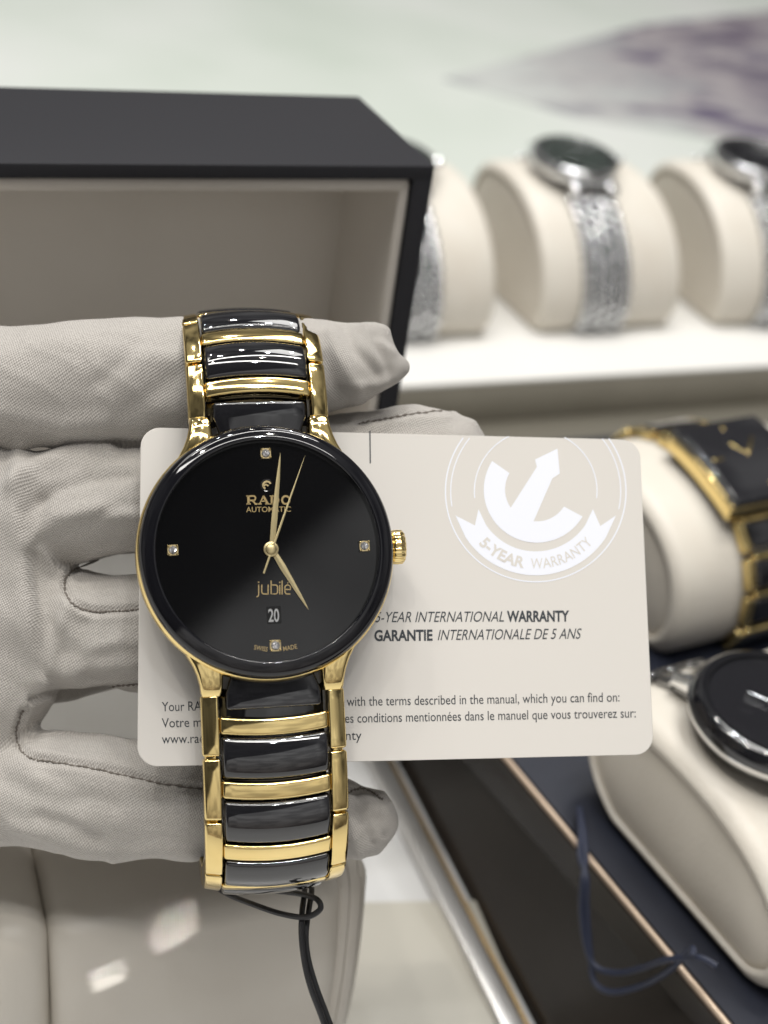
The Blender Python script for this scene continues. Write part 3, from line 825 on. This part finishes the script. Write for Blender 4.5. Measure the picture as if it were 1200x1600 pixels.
# neighbours for smoothing
ed = np.concatenate([HF[:, [0, 1]], HF[:, [1, 2]], HF[:, [2, 3]], HF[:, [3, 0]]])
ed = np.concatenate([ed, ed[:, ::-1]]); deg = np.bincount(ed[:, 0], minlength=len(HV)).astype(float)
def lap(X):
    out = np.zeros_like(X)
    if X.ndim == 1: return np.bincount(ed[:, 0], X[ed[:, 1]], len(X))/deg
    for q in range(X.shape[1]): out[:, q] = np.bincount(ed[:, 0], X[ed[:, 1], q], len(X))/deg
    return out
for _ in range(4): HV = 0.5*HV+0.5*lap(HV)
for _ in range(25): vv = lap(vv)
for _ in range(3): HN = lap(HN)
HN /= np.linalg.norm(HN, axis=1)[:, None]
px, py = to_px(HV)
front = np.clip(HN[:, 2]*2.0+0.5, 0, 1)
disp = np.zeros(len(HV))
for poly, amp, wd in FOLDS:
    d = seg_dist(px, py, poly); disp += 1.55*amp*np.exp(-(d/(0.8*wd))**2)*front
for poly in SEAMS:
    d = seg_dist(px, py, poly); disp += front*(-0.065*np.exp(-(d/5.0)**2)+0.045*np.exp(-((d-10)/6.0)**2))
for i in range(len(HV)):
    p = HV[i]
    a = mnoise.noise(Vector((p[0]*0.9, p[1]*1.5, p[2]*1.2)))
    b = mnoise.noise(Vector((p[0]*2.1+7, p[1]*2.6, p[2]*2.2)))
    r_ = 1.0-abs(mnoise.noise(Vector((p[0]*0.9+3, p[1]*1.3+p[0]*0.5, p[2]*1.1))))*2.0
    disp[i] += 0.045*a + 0.014*b + 0.05*max(r_-0.6, 0)
for _ in range(1): disp = 0.5*disp+0.5*lap(disp)
HV = HV + HN*disp[:, None]
hand = tag(mk('gloved_hand', to_world(HV), HF, M['glove'], sharp=0, origin=P(100, 900, 22.9)),
           'hand in a light grey woven glove holding the watch and card', 'hand')
uvl = hand.data.uv_layers.new(name='weave')
li = np.zeros(len(hand.data.loops), int); hand.data.loops.foreach_get('vertex_index', li)
uvs = np.stack([HV[:, 0], vv], 1)[li]
uvl.data.foreach_set('uv', uvs.astype(np.float32).ravel())
bvh = BVHTree.FromPolygons([Vector(p) for p in HV], [list(map(int, f)) for f in HF])
camL = Vector((0, 0, T0))
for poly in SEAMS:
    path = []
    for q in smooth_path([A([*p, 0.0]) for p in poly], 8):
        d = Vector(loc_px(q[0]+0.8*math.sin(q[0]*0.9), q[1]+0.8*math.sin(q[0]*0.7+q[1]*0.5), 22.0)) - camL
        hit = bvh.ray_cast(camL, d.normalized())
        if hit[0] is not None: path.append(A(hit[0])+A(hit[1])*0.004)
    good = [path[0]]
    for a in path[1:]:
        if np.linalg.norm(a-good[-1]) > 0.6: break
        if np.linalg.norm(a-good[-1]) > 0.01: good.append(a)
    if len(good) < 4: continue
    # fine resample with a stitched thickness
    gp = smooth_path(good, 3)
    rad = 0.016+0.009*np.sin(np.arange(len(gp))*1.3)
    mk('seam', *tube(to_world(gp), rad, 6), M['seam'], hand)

# ------------------------------------------------------------------ warranty card
def rot3(rx, ry, rz):
    cx, sx_ = math.cos(rx), math.sin(rx); cy, sy = math.cos(ry), math.sin(ry); cz, sz = math.cos(rz), math.sin(rz)
    return A([[cz, -sz, 0], [sz, cz, 0], [0, 0, 1]])@A([[cy, 0, sy], [0, 1, 0], [-sy, 0, cy]])@A([[1, 0, 0], [0, cx, -sx_], [0, sx_, cx]])
Rc = rot3(*[math.radians(v) for v in (-8.66, 11.5, -0.78)])
BAS = np.stack([R, U, -F], 1)
CX, CY, CN = (BAS@Rc[:, 0], BAS@Rc[:, 1], BAS@Rc[:, 2])
CO = CAM + BAS@A([0.309, -1.355, -22.17])
card = empty('warranty_card', CO - CY*2.7, 'beige warranty card with white round emblem held behind the watch', 'card')
def rrect(w, h_, r, n=8):
    out = []
    for cx, cy, a0 in ((w-r, h_-r, 0), (-w+r, h_-r, 90), (-w+r, -h_+r, 180), (w-r, -h_+r, 270)):
        for i in range(n+1):
            a = math.radians(a0+90*i/n); out.append((cx+r*math.cos(a), cy+r*math.sin(a)))
    return out
def card_pt(x, y, z): return CO + CX*x + CY*y + CN*z
def extr(poly, z0, z1, f, bev=0.0):
    n = len(poly); c = np.mean(A(poly), axis=0)
    lv = [(z0, 0), (z1-bev, 0)] + ([(z1, bev)] if bev else [])
    V = []
    for z, ins in lv:
        for p in poly:
            d = A(p)-c; q = A(p)-d/np.linalg.norm(d)*ins
            V.append(f(q[0], q[1], z))
    Fs = [list(range(n))[::-1], [(len(lv)-1)*n+i for i in range(n)]]
    for j in range(len(lv)-1):
        Fs += [[j*n+i, j*n+(i+1) % n, (j+1)*n+(i+1) % n, (j+1)*n+i] for i in range(n)]
    return V, Fs
mk('card_body', *extr(rrect(4.28, 2.70, 0.32), -0.076, 0.0, card_pt, 0.012), M['card'], card, sharp=30)
cardp = CO + CN*0.003
def cp_(pts2, lift=0.003):
    p0 = CO+CN*lift
    return [onplane(q[0], q[1], p0, CN) for q in pts2]
tx = MB()
def ctext(*a, **k):
    V, Fs = text_px(*a, **k); tx.add(cp_(V), Fs)
ctext('5-YEAR INTERNATIONAL', (586, 972.3), (787, 971.2), 16, shear=0.22)
ctext('WARRANTY', (792, 971.2), (889.5, 970.6), 16, bold=0.032)
ctext('GARANTIE', (585, 1001.2), (676, 1000.4), 16, bold=0.032)
ctext('INTERNATIONALE DE 5 ANS', (684, 1000.2), (906, 998), 16, shear=0.22)
ctext('with the terms described in the manual, which you can find on:', (542, 1103.2), (968, 1096.2), 14.5)
ctext('Your RADO', (253, 1111.5), (341, 1109.5), 14.5)
ctext('les conditions mentionnées dans le manuel que vous trouverez sur:', (536, 1129.5), (993.5, 1121), 14.5)
ctext('Votre mo', (253, 1136.8), (325, 1135.2), 14.5)
ctext('www.rado', (253, 1161.8), (330, 1160.4), 14.5)
ctext('anty', (531, 1156.5), (565, 1155.8), 14.5)
tx.add(cp_([(577, 673), (579, 673), (579.6, 724), (577.6, 724)]), [[0, 3, 2, 1]])
tx.build('printed_text', M['ink'], card, smooth=False)
EC = A([837.0, 768.0])
def pol(r, deg): return EC + r*A([math.cos(math.radians(deg)), -math.sin(math.radians(deg))])
em = MB()
def strip(r0_, r1_, d0, d1, n=90):
    V = []; a = np.linspace(d0, d1, n)
    for t in a: V += [pol(r0_, t), pol(r1_, t)]
    em.add(cp_(V), [[2*i, 2*i+1, 2*i+3, 2*i+2] for i in range(n-1)])
strip(140.0, 142.0, 143.5, 396.0, 150)          # outer ring, cut by the top edge of the card
strip(132.0, 133.6, 141, 190, 40); strip(132.0, 133.6, -12, 38.5, 40)
strip(95.0, 96.6, 116, 186, 50); strip(95.0, 96.6, -6, 62, 50)
# ribbon with a swallow-tail notch at each end
n = 80; V = []
aL, aR = 196.5, 343.5
for i in range(n):
    t = i/(n-1); V.append(pol(131, aL+(aR-aL)*t))
for i in range(n):
    t = i/(n-1); V.append(pol(93.5, 197+(343-197)*t))
V += [(742, 821), (938, 822)]
k0 = 9
em.add(cp_(V), [[i, n+i, n+i+1, i+1] for i in range(k0, n-1-k0)]
       + [[0, 2*n, k0]+[] for _ in (0,)] + [[n, n+k0, 2*n]] + [[2*n, n+k0, k0]]
       + [[n-1, n-1-k0, 2*n+1], [2*n-1, 2*n+1, 2*n-1-k0], [2*n+1, n-1-k0, 2*n-1-k0]])
# anchor
V = []; n = 60
for i in range(n):
    t = 145+(332-145)*i/(n-1); V += [pol(83-3.5*math.sin(math.radians((t-145)/187*180)), t), pol(50-4*math.sin(math.radians((t-145)/187*180)), t)]
em.add(cp_(V, 0.0035), [[2*i, 2*i+1, 2*i+3, 2*i+2] for i in range(n-1)])
def rin(t): return 50-4*math.sin(math.radians((t-145)/187*180))+0.02
arc_ = [pol(rin(t), t) for t in np.linspace(213, 266, 9)]
em.add(cp_([(871, 701), (836, 718), (838.8, 729.6)]+arc_+[(863, 747.5), (874.6, 740)], 0.0035), [list(range(14))[::-1]])
em.build('emblem', M['card_white'], card, smooth=False)
# lettering bent along the ribbon, in the card's own beige
rb = MB()
def arc_text(s_, d0, d1, rbase, cap, bold=0.0):
    V, Fs = text_mesh(s_, bold); x0, x1 = V[:, 0].min(), V[:, 0].max()
    out = []
    for x, y, _ in V:
        t = d0+(d1-d0)*(x-x0)/(x1-x0)
        out.append(pol(rbase-y*cap/cap_height(), t))
    rb.add(cp_(out, 0.0055), Fs)
arc_text('5-YEAR', 222.5, 261, 120.5, 16, 0.032)
arc_text('WARRANTY', 266, 318, 120.5, 16)
rb.build('ribbon_text', M['card'], card, smooth=False)

# ------------------------------------------------------------------ the watch
WN = BAS@A([0.19, 0.147, 0.971]); WN /= np.linalg.norm(WN)
WO = P(421, 858, 20.6)
q12, q6 = onplane(415, 709, WO, WN), onplane(430, 1009, WO, WN)
WV = (q12-q6)/np.linalg.norm(q12-q6)
WU = np.cross(WV, WN)
def wpt(V):
    V = A(V, float).reshape(-1, 3); return WO + V[:, 0:1]*WU + V[:, 1:2]*WV + V[:, 2:3]*WN
def wuv(px, py, w):
    p = onplane(px, py, WO+WN*w, WN)-WO
    return A([p@WU, p@WV, w])
watch = empty('wristwatch', wpt([0, 0, -1.0])[0], 'black and gold wristwatch worn over gloved fingers in front of the card', 'watch')
V, Fs = lathe([(0.3, -1.02), (1.55, -1.0), (1.83, -0.88), (1.98, -0.70), (2.025, -0.52), (2.02, -0.40), (2.0, -0.32), (1.955, -0.285)], 128, cap0=True)
mk('case', wpt(V), Fs, M['gold'], watch)
V, Fs = lathe([(1.93, -0.30), (1.965, -0.27), (1.975, -0.21), (1.965, -0.15), (1.945, -0.10), (1.915, -0.065), (1.88, -0.045), (1.85, -0.034), (1.80, -0.018), (1.755, -0.006), (1.735, -0.006), (1.722, -0.015), (1.717, -0.03), (1.715, -0.16)], 160)
mk('bezel', wpt(V), Fs, M['bezel'], watch, sharp=60)
V, Fs = lathe([(1.72, -0.15), (1.2, -0.15), (0.6, -0.15), (0.02, -0.15)], 96, cap1=True)
dial = mk('dial', wpt(V), Fs, M['dial'], watch)
V, Fs = lathe([(1.72, -0.02), (1.2, -0.012), (0.6, -0.005), (0.02, -0.003)], 96, cap1=True)
mk('crystal', wpt(V), Fs, M['glass'], watch)
# lugs
for sx_ in (-1, 1):
    for sy in (-1, 1):
        V = []; Fs = []; st = []
        for v, xo, xi, wt, wb in ((1.15, 1.50, 0.74, -0.36, -0.9), (1.40, 1.40, 0.74, -0.335, -0.9), (1.55, 1.31, 0.745, -0.325, -0.9), (1.70, 1.225, 0.75, -0.33, -0.88), (1.85, 1.165, 0.755, -0.345, -0.86), (2.0, 1.125, 0.765, -0.375, -0.82), (2.12, 1.11, 0.77, -0.42, -0.78), (2.18, 1.09, 0.79, -0.47, -0.72)):
            st.append((v, (xo+xi)/2, (xo-xi)/2, (wt+wb)/2, (wt-wb)/2))
        nn = 20
        for v, cx, hx, cw, hw in st:
            for i in range(nn):
                a = 2*math.pi*i/nn; e_ = 0.35
                x = cx+hx*math.copysign(abs(math.cos(a))**e_, math.cos(a)); w_ = cw+hw*math.copysign(abs(math.sin(a))**e_, math.sin(a))
                V.append((sx_*x, sy*v, w_))
        for j in range(len(st)-1):
            for i in range(nn):
                k = (i+1) % nn; f = [j*nn+i, j*nn+k, (j+1)*nn+k, (j+1)*nn+i]
                Fs.append(f if sx_*sy < 0 else f[::-1])
        cap = [(len(st)-1)*nn+i for i in range(nn)]; Fs.append(cap if sx_*sy < 0 else cap[::-1])
        mk('lug', wpt(V), Fs, M['gold'], watch, sharp=35)
# crown with grip ribs
V, Fs = lathe([(0.12, -0.1), (0.12, 0.02), (0.24, 0.02), (0.265, 0.05), (0.27, 0.12), (0.265, 0.20), (0.235, 0.235), (0.1, 0.245)], 120, cap1=True,
              rfun=lambda a: 1.0+0.035*math.copysign(abs(math.sin(a*15))**0.5, math.sin(a*15)))
V = np.stack([V[:, 2]+1.99, V[:, 1]+0.02, V[:, 0]-0.58], 1)
mk('crown', wpt(V), Fs, M['gold'], watch, sharp=50)
# hour markers: gold claw setting with a cut stone
for (px_, py_), sz in (((415, 709), 0.083), ((569, 853.5), 0.083), ((430, 1009), 0.088), ((270, 860), 0.083)):
    c = wuv(px_, py_, -0.148)
    V, Fs = rbox(sz, sz, 0.018, 0.006, 1)
    st = mk('hour_marker', wpt(V+c+A([0, 0, 0.018])), Fs, M['claw'], watch, smooth=False)
    mb = MB()
    for dx in (-1, 1):
        for dy in (-1, 1):
            V, Fs = rbox(0.016, 0.016, 0.03, 0.01, 2); mb.add(wpt(V+c+A([dx*sz*0.82, dy*sz*0.82, 0.04])), Fs)
    mb.build('claw', M['gold'], st)
    rng_ = np.random.default_rng(int(px_)); g = []; fs = []
    rings_ = [(8, 0.84, 0.034), (8, 0.62, 0.058), (8, 0.34, 0.066)]
    for q_, (n_, r_, z_) in enumerate(rings_):
        for i in range(n_):
            a = 2*math.pi*(i+0.5*(q_ % 2))/n_; g.append((c[0]+sz*r_*math.cos(a), c[1]+sz*r_*math.sin(a), c[2]+z_+rng_.uniform(-0.007, 0.007)))
    g.append((c[0], c[1], c[2]+0.07))
    for q_ in range(2):
        for i in range(8):
            j = (i+1) % 8; fs += [[q_*8+i, q_*8+j, q_*8+8+i], [q_*8+j, q_*8+8+j, q_*8+8+i]]
    fs += [[16+i, 16+(i+1) % 8, 24] for i in range(8)]
    mk('stone', wpt(g), fs, M['gem'], st, smooth=False)
# hands
def leaf_hand(name, tip, base, width, wq, tail=0.0):
    a = wuv(*base, wq); b = wuv(*tip, wq); d = b-a; L = np.linalg.norm(d); d /= L; s_ = A([-d[1], d[0], 0])
    V = []; Fs = []
    prof = [(-tail, 0.55), (0.0, 0.75), (0.30*L, 1.0), (0.7*L, 0.62), (0.93*L, 0.25), (L, 0.03)]
    for x, k in prof:
        hw = width*k/2
        V += [a+d*x-s_*hw, a+d*x-s_*hw+A([0, 0, 0.006]), a+d*x+A([0, 0, 0.006+0.22*hw]), a+d*x+s_*hw+A([0, 0, 0.006]), a+d*x+s_*hw]
    for j in range(len(prof)-1):
        for i in range(4): Fs.append([j*5+i+1, j*5+i, (j+1)*5+i, (j+1)*5+i+1])
    Fs += [[4, 3, 2, 1, 0], [len(V)-5+i for i in range(5)]]
    mk(name, wpt(V), [f[::-1] for f in Fs], M['gold_hand'], watch, smooth=False)
M['gold_hand'] = mat('satin_gold_hand', (0.92, 0.77, 0.43), 0.42, 1.0)
HUB = (424.5, 857)
leaf_hand('hour_hand', (482, 952.5), HUB, 0.10, -0.115)
leaf_hand('minute_hand', (438, 708), HUB, 0.095, -0.095)
leaf_hand('second_hand', (476.5, 712), (412, 896), 0.036, -0.072)
c = wuv(*HUB, 0)
V, Fs = lathe([(0.115, -0.13), (0.12, -0.10), (0.115, -0.078), (0.085, -0.07), (0.08, -0.05), (0.06, -0.04), (0.02, -0.035)], 40, cap1=True)
mk('hand_hub', wpt(V+A([c[0], c[1], 0])), Fs, M['gold_hand'], watch)
# dial lettering
dl = MB(); dpn = WO+WN*(-0.147)
def dadd(V, Fs): dl.add([onplane(q[0], q[1], dpn, WN) for q in V], Fs)
def stroke(pts_, wd):
    """pixel polyline to a flat ribbon"""
    pts_ = A(pts_, float); T = np.gradient(pts_, axis=0); T /= np.linalg.norm(T, axis=1)[:, None]+1e-9
    nn = np.stack([T[:, 1], -T[:, 0]], 1); V = []
    for p, q in zip(pts_, nn): V += [p-q*wd/2, p+q*wd/2]
    dadd(V, [[2*i, 2*i+2, 2*i+3, 2*i+1] for i in range(len(pts_)-1)])
def rect(x0, y0, x1, y1): dadd([(x0, y0), (x1, y0), (x1, y1), (x0, y1)], [[3, 2, 1, 0]])
def arc_px(cx, cy, rx, ry, d0, d1, n=16): return [(cx+rx*math.cos(math.radians(t)), cy-ry*math.sin(math.radians(t))) for t in np.linspace(d0, d1, n)]
# R A D O in slab letters, 385..454 wide, 774..788.5 high
y0, y1 = 774.0, 788.3
for x in (386.5, 423.0):
    rect(x, y0, x+3.6, y1); rect(x-1.6, y1-1.8, x+5.4, y1); rect(x-1.6, y0, x+2, y0+1.8)
stroke([(389, 775), (396, 775)]+arc_px(396, 778.4, 3.2, 3.4, 90, -90, 10)+[(389, 781.8)], 2.4)
stroke([(394, 782), (396.5, 784), (399, 787.4), (402.2, 787.4)], 2.8)
stroke([(405.5, 787.6), (411.8, 774.6)], 2.0); stroke([(411.2, 774.6), (418.4, 787.6)], 3.6); rect(407.5, 782.2, 416, 784)
rect(403.2, y1-1.8, 409, y1); rect(414.4, y1-1.8, 421, y1)
stroke([(425, 775), (429.5, 775)]+arc_px(429.5, 781.2, 5.6, 6.2, 90, -90, 14)+[(425, 787.4)], 2.9)
stroke(arc_px(446.6, 781.2, 5.8, 6.1, 0, 360, 30), 3.0)
dadd(*text_px('AUTOMATIC', (384.7, 800.2), (454.5, 799.4), 8.0, 0.004))
# script-like thin rounded word
b_ = 928.0; w_ = 1.9
stroke([(404.2, 913.5), (404.2, 929)]+arc_px(400.6, 929, 3.6, 3.4, 0, -90, 8), w_); rect(403.2, 908.6, 405.2, 910.8)
stroke([(409.0, 913.5), (409.0, 924)]+arc_px(412.6, 924, 3.6, 4, 180, 270, 8)+[(415, 928), (419, 928)], w_); stroke([(419, 913.5), (419, 929)], w_)
stroke([(423.6, 907), (423.6, 928), (430, 928)]+arc_px(430.4, 924, 3.4, 4, 270, 360, 8)+[(433.8, 918)]+arc_px(430.4, 918, 3.4, 4, 0, 90, 8)+[(424, 914)], w_)
stroke([(437.2, 914.0), (437.2, 928.8)], w_); rect(436.2, 908.8, 438.2, 911)
stroke([(440.8, 907), (440.8, 928.8)], w_)
stroke([(444.8, 921), (454.0, 921), (454.0, 918)]+arc_px(449.6, 918, 4.4, 4, 0, 180, 14)+[(445.2, 924)]+arc_px(449.0, 924, 3.8, 4, 180, 270, 8)+[(453.6, 928)], w_)
stroke([(449, 911.4), (453.4, 907.6)], w_)
for s_, xa, xb in (('SWISS', (396.6, 1014.6), (417.6, 1018.2)), ('MADE', (443.2, 1017.4), (464.6, 1013.2))):
    dadd(*text_px(s_, xa, xb, 7.0, 0.008))
dl.build('dial_lettering', M['gold_print'], dial, smooth=False)
# applied anchor emblem in a small raised ring
em = MB(); ec = wuv(417, 758.5, -0.146)
V, Fs = lathe([(0.085, 0), (0.088, 0.010), (0.098, 0.012), (0.100, 0)], 40); em.add(wpt(V+ec), Fs)
r_ = MB()
def em_strip(poly, hgt=0.02):
    V, Fs = extr(poly, 0, hgt, lambda x, y, z: wpt([ec[0]+x, ec[1]+y, ec[2]+z])[0]); r_.add(V, Fs)
for k in range(10):
    a0, a1 = math.radians(20+22*k), math.radians(42+22*k)
    em_strip([(0.075*math.cos(a0), 0.075*math.sin(a0)), (0.075*math.cos(a1), 0.075*math.sin(a1)), (0.046*math.cos(a1), 0.046*math.sin(a1)), (0.046*math.cos(a0), 0.046*math.sin(a0))])
em_strip([(-0.065, -0.012), (-0.02, 0.03), (-0.005, 0.018), (-0.05, -0.03)]); em_strip([(-0.02, 0.03), (0.03, 0.0), (0.012, -0.02), (-0.03, 0.012)])
e1 = em.build('emblem_ring', M['ceramic'], dial)
r_.build('emblem', M['claw'], dial, smooth=False)
# date window
cdw = wuv(428, 961, -0.149); V, Fs = extr(rrect(0.112, 0.135, 0.02, 3), -0.001, 0.004, lambda x, y, z: wpt([cdw[0]+x, cdw[1]+y, cdw[2]+z])[0])
dwn = mk('date_window', V, Fs, M['window'], dial, smooth=False)
V, Fs = text_px('20', (419.5, 971.5), (436.5, 971.0), 19.5, 0.018)
pn = WO+WN*(-0.142)
mb = MB(); mb.add([onplane(q[0], q[1], pn, WN) for q in V], Fs)
mb.build('date_numeral', M['white_print'], dwn, smooth=False)

# ---- bracelet: a closed loop of H-shaped gold links with black ceramic inserts
loop = smooth_path([A([v, w, 0.0]) for v, w in ((2.14, -0.57), (2.6, -0.60), (3.15, -0.76), (3.65, -1.06), (4.03, -1.5), (4.22, -2.05), (4.22, -2.7), (4.0, -3.35), (3.4, -3.85), (2.2, -4.1), (0.5, -4.2), (-1.5, -4.2), (-3.3, -3.95), (-4.4, -3.5), (-4.98, -2.9), (-5.16, -2.25), (-5.08, -1.65), (-4.80, -1.17), (-4.35, -0.86), (-3.7, -0.68), (-2.9, -0.60), (-2.14, -0.57))], 12)[:, :2]
seg = np.linalg.norm(np.diff(loop, axis=0), axis=1); cum = np.concatenate([[0], np.cumsum(seg)]); LT = cum[-1]
NL = int(round(LT/0.955)); PT = LT/NL
def path_at(s_):
    s_ = np.clip(s_, -0.6, LT+0.6)
    v = np.interp(s_, cum, loop[:, 0]); w_ = np.interp(s_, cum, loop[:, 1])
    v2 = np.interp(np.clip(s_+0.12, 0, LT), cum, loop[:, 0])-np.interp(np.clip(s_-0.12, 0, LT), cum, loop[:, 0])
    w2 = np.interp(np.clip(s_+0.12, 0, LT), cum, loop[:, 1])-np.interp(np.clip(s_-0.12, 0, LT), cum, loop[:, 1])
    v = v + np.where(s_ < 0, s_*1.0, 0) - np.where(s_ > LT, (s_-LT)*-1.0, 0)
    return v, w_, v2, w2
DOME = 0.13
def bmap(V, s0, bow=0.0):
    """(u, along, height) -> watch coordinates following the loop (rigid per link, slightly bent)"""
    V = A(V); s_ = s0+V[:, 1]+(bow*(1-(V[:, 0]/0.84)**2)*(1 if s0 < LT/2 else -1) if bow else 0)
    v, w_, tv, tw = path_at(s_)
    L = np.hypot(tv, tw); tv, tw = tv/L, tw/L
    hgt = V[:, 2] - DOME*(V[:, 0]/1.12)**2
    nv, nw = -tw, tv                                   # left normal of (tv, tw)
    # outward normal: away from the loop centre
    nv, nw = tw*1.0, -tv*1.0
    sgn = np.where((nv*(v+0.6)+nw*(w_+2.3)) < 0, -1.0, 1.0)
    nv, nw = nv*sgn, nw*sgn
    return wpt(np.stack([V[:, 0], v+nv*hgt, w_+nw*hgt], 1))
def taper(i): return 1.0
def gold_link(name, s0, half=None):
    mb = MB(); hl = PT/2-0.018
    for x in (-0.98, 0.98):
        V, Fs = rbox(0.138, hl, 0.19, 0.045, 4, (2, 6, 1)); V[:, 0] += x
        V[:, 2] += 0.0
        mb.add(bmap(V, s0), Fs)
        # pin barrel showing at the joint
        V, Fs = rbox(0.10, 0.10, 0.13, 0.06, 3); V[:, 0] += x; V[:, 1] += hl; V[:, 2] -= 0.05
        mb.add(bmap(V, s0), Fs)
    V, Fs = rbox(0.84, 0.135, 0.14, 0.05, 4, (10, 2, 1)); V[:, 2] += 0.025*(V[:, 0]/0.84)**2 + 0.02
    mb.add(bmap(V, s0, 0.065), Fs)
    lk_ = mb.build(name, M['gold'], watch, sharp=50)
    V, Fs = rbox(0.82, hl+0.08, 0.04, 0.02, 1, (4, 6, 1)); V[:, 2] -= 0.17
    mk('core_plate', bmap(V, s0), Fs, M['ceramic'], lk_, sharp=50)
    return lk_
def insert(s0, half, parent):
    V, Fs = rbox(0.815, half, 0.15, 0.055, 5, (10, 6, 1))
    V[:, 2] += 0.075*np.cos(np.clip(V[:, 1]/half, -1, 1)*math.pi/2)*(V[:, 2] > 0) + 0.02
    return mk('ceramic_insert', bmap(V, s0, 0.05), Fs, M['ceramic'], parent, sharp=50)
for i in range(NL):
    s0 = (i+0.5)*PT
    lk = gold_link('bracelet_link', s0)
    if i < NL-1: insert(s0+PT/2, 0.315, lk)
for s0 in (-0.10, LT+0.10):
    V, Fs = rbox(0.735, 0.36, 0.16, 0.05, 4, (8, 3, 1)); V[:, 2] += 0.075
    mk('end_piece', bmap(V, s0), Fs, M['ceramic'], watch, sharp=50)

# ------------------------------------------------------------------ thin black cord tied to the bracelet
mb = MB()
k1 = [P(*q) for q in ((486, 1362, 23.4), (487, 1392, 22.7), (482, 1425, 22.2), (478, 1462, 22.0), (482, 1500, 22.0), (495, 1545, 22.0), (512, 1590, 22.1), (528, 1640, 22.2), (535, 1720, 22.3))]
k2 = [P(*q) for q in ((476, 1362, 23.4), (476, 1392, 22.7), (472, 1425, 22.1), (471, 1462, 21.9), (476, 1505, 21.9), (486, 1545, 21.9), (503, 1590, 22.0), (519, 1640, 22.1), (527, 1720, 22.2))]
k3 = [P(*q) for q in ((318, 1368, 23.8), (350, 1394, 22.9), (395, 1413, 22.3), (440, 1428, 22.0), (478, 1433, 21.9), (500, 1421, 21.9), (496, 1406, 22.0), (475, 1398, 22.4), (440, 1393, 22.8), (400, 1389, 23.2), (365, 1382, 23.8))]
for k in (k1, k2, k3): mb.add(*tube(smooth_path(k, 12), 0.048))
tag(mb.build('tag_cord', M['cord_black'], origin=P(480, 1400, 21.6)), 'thin black cord tied to the lower end of the watch bracelet', 'cord')
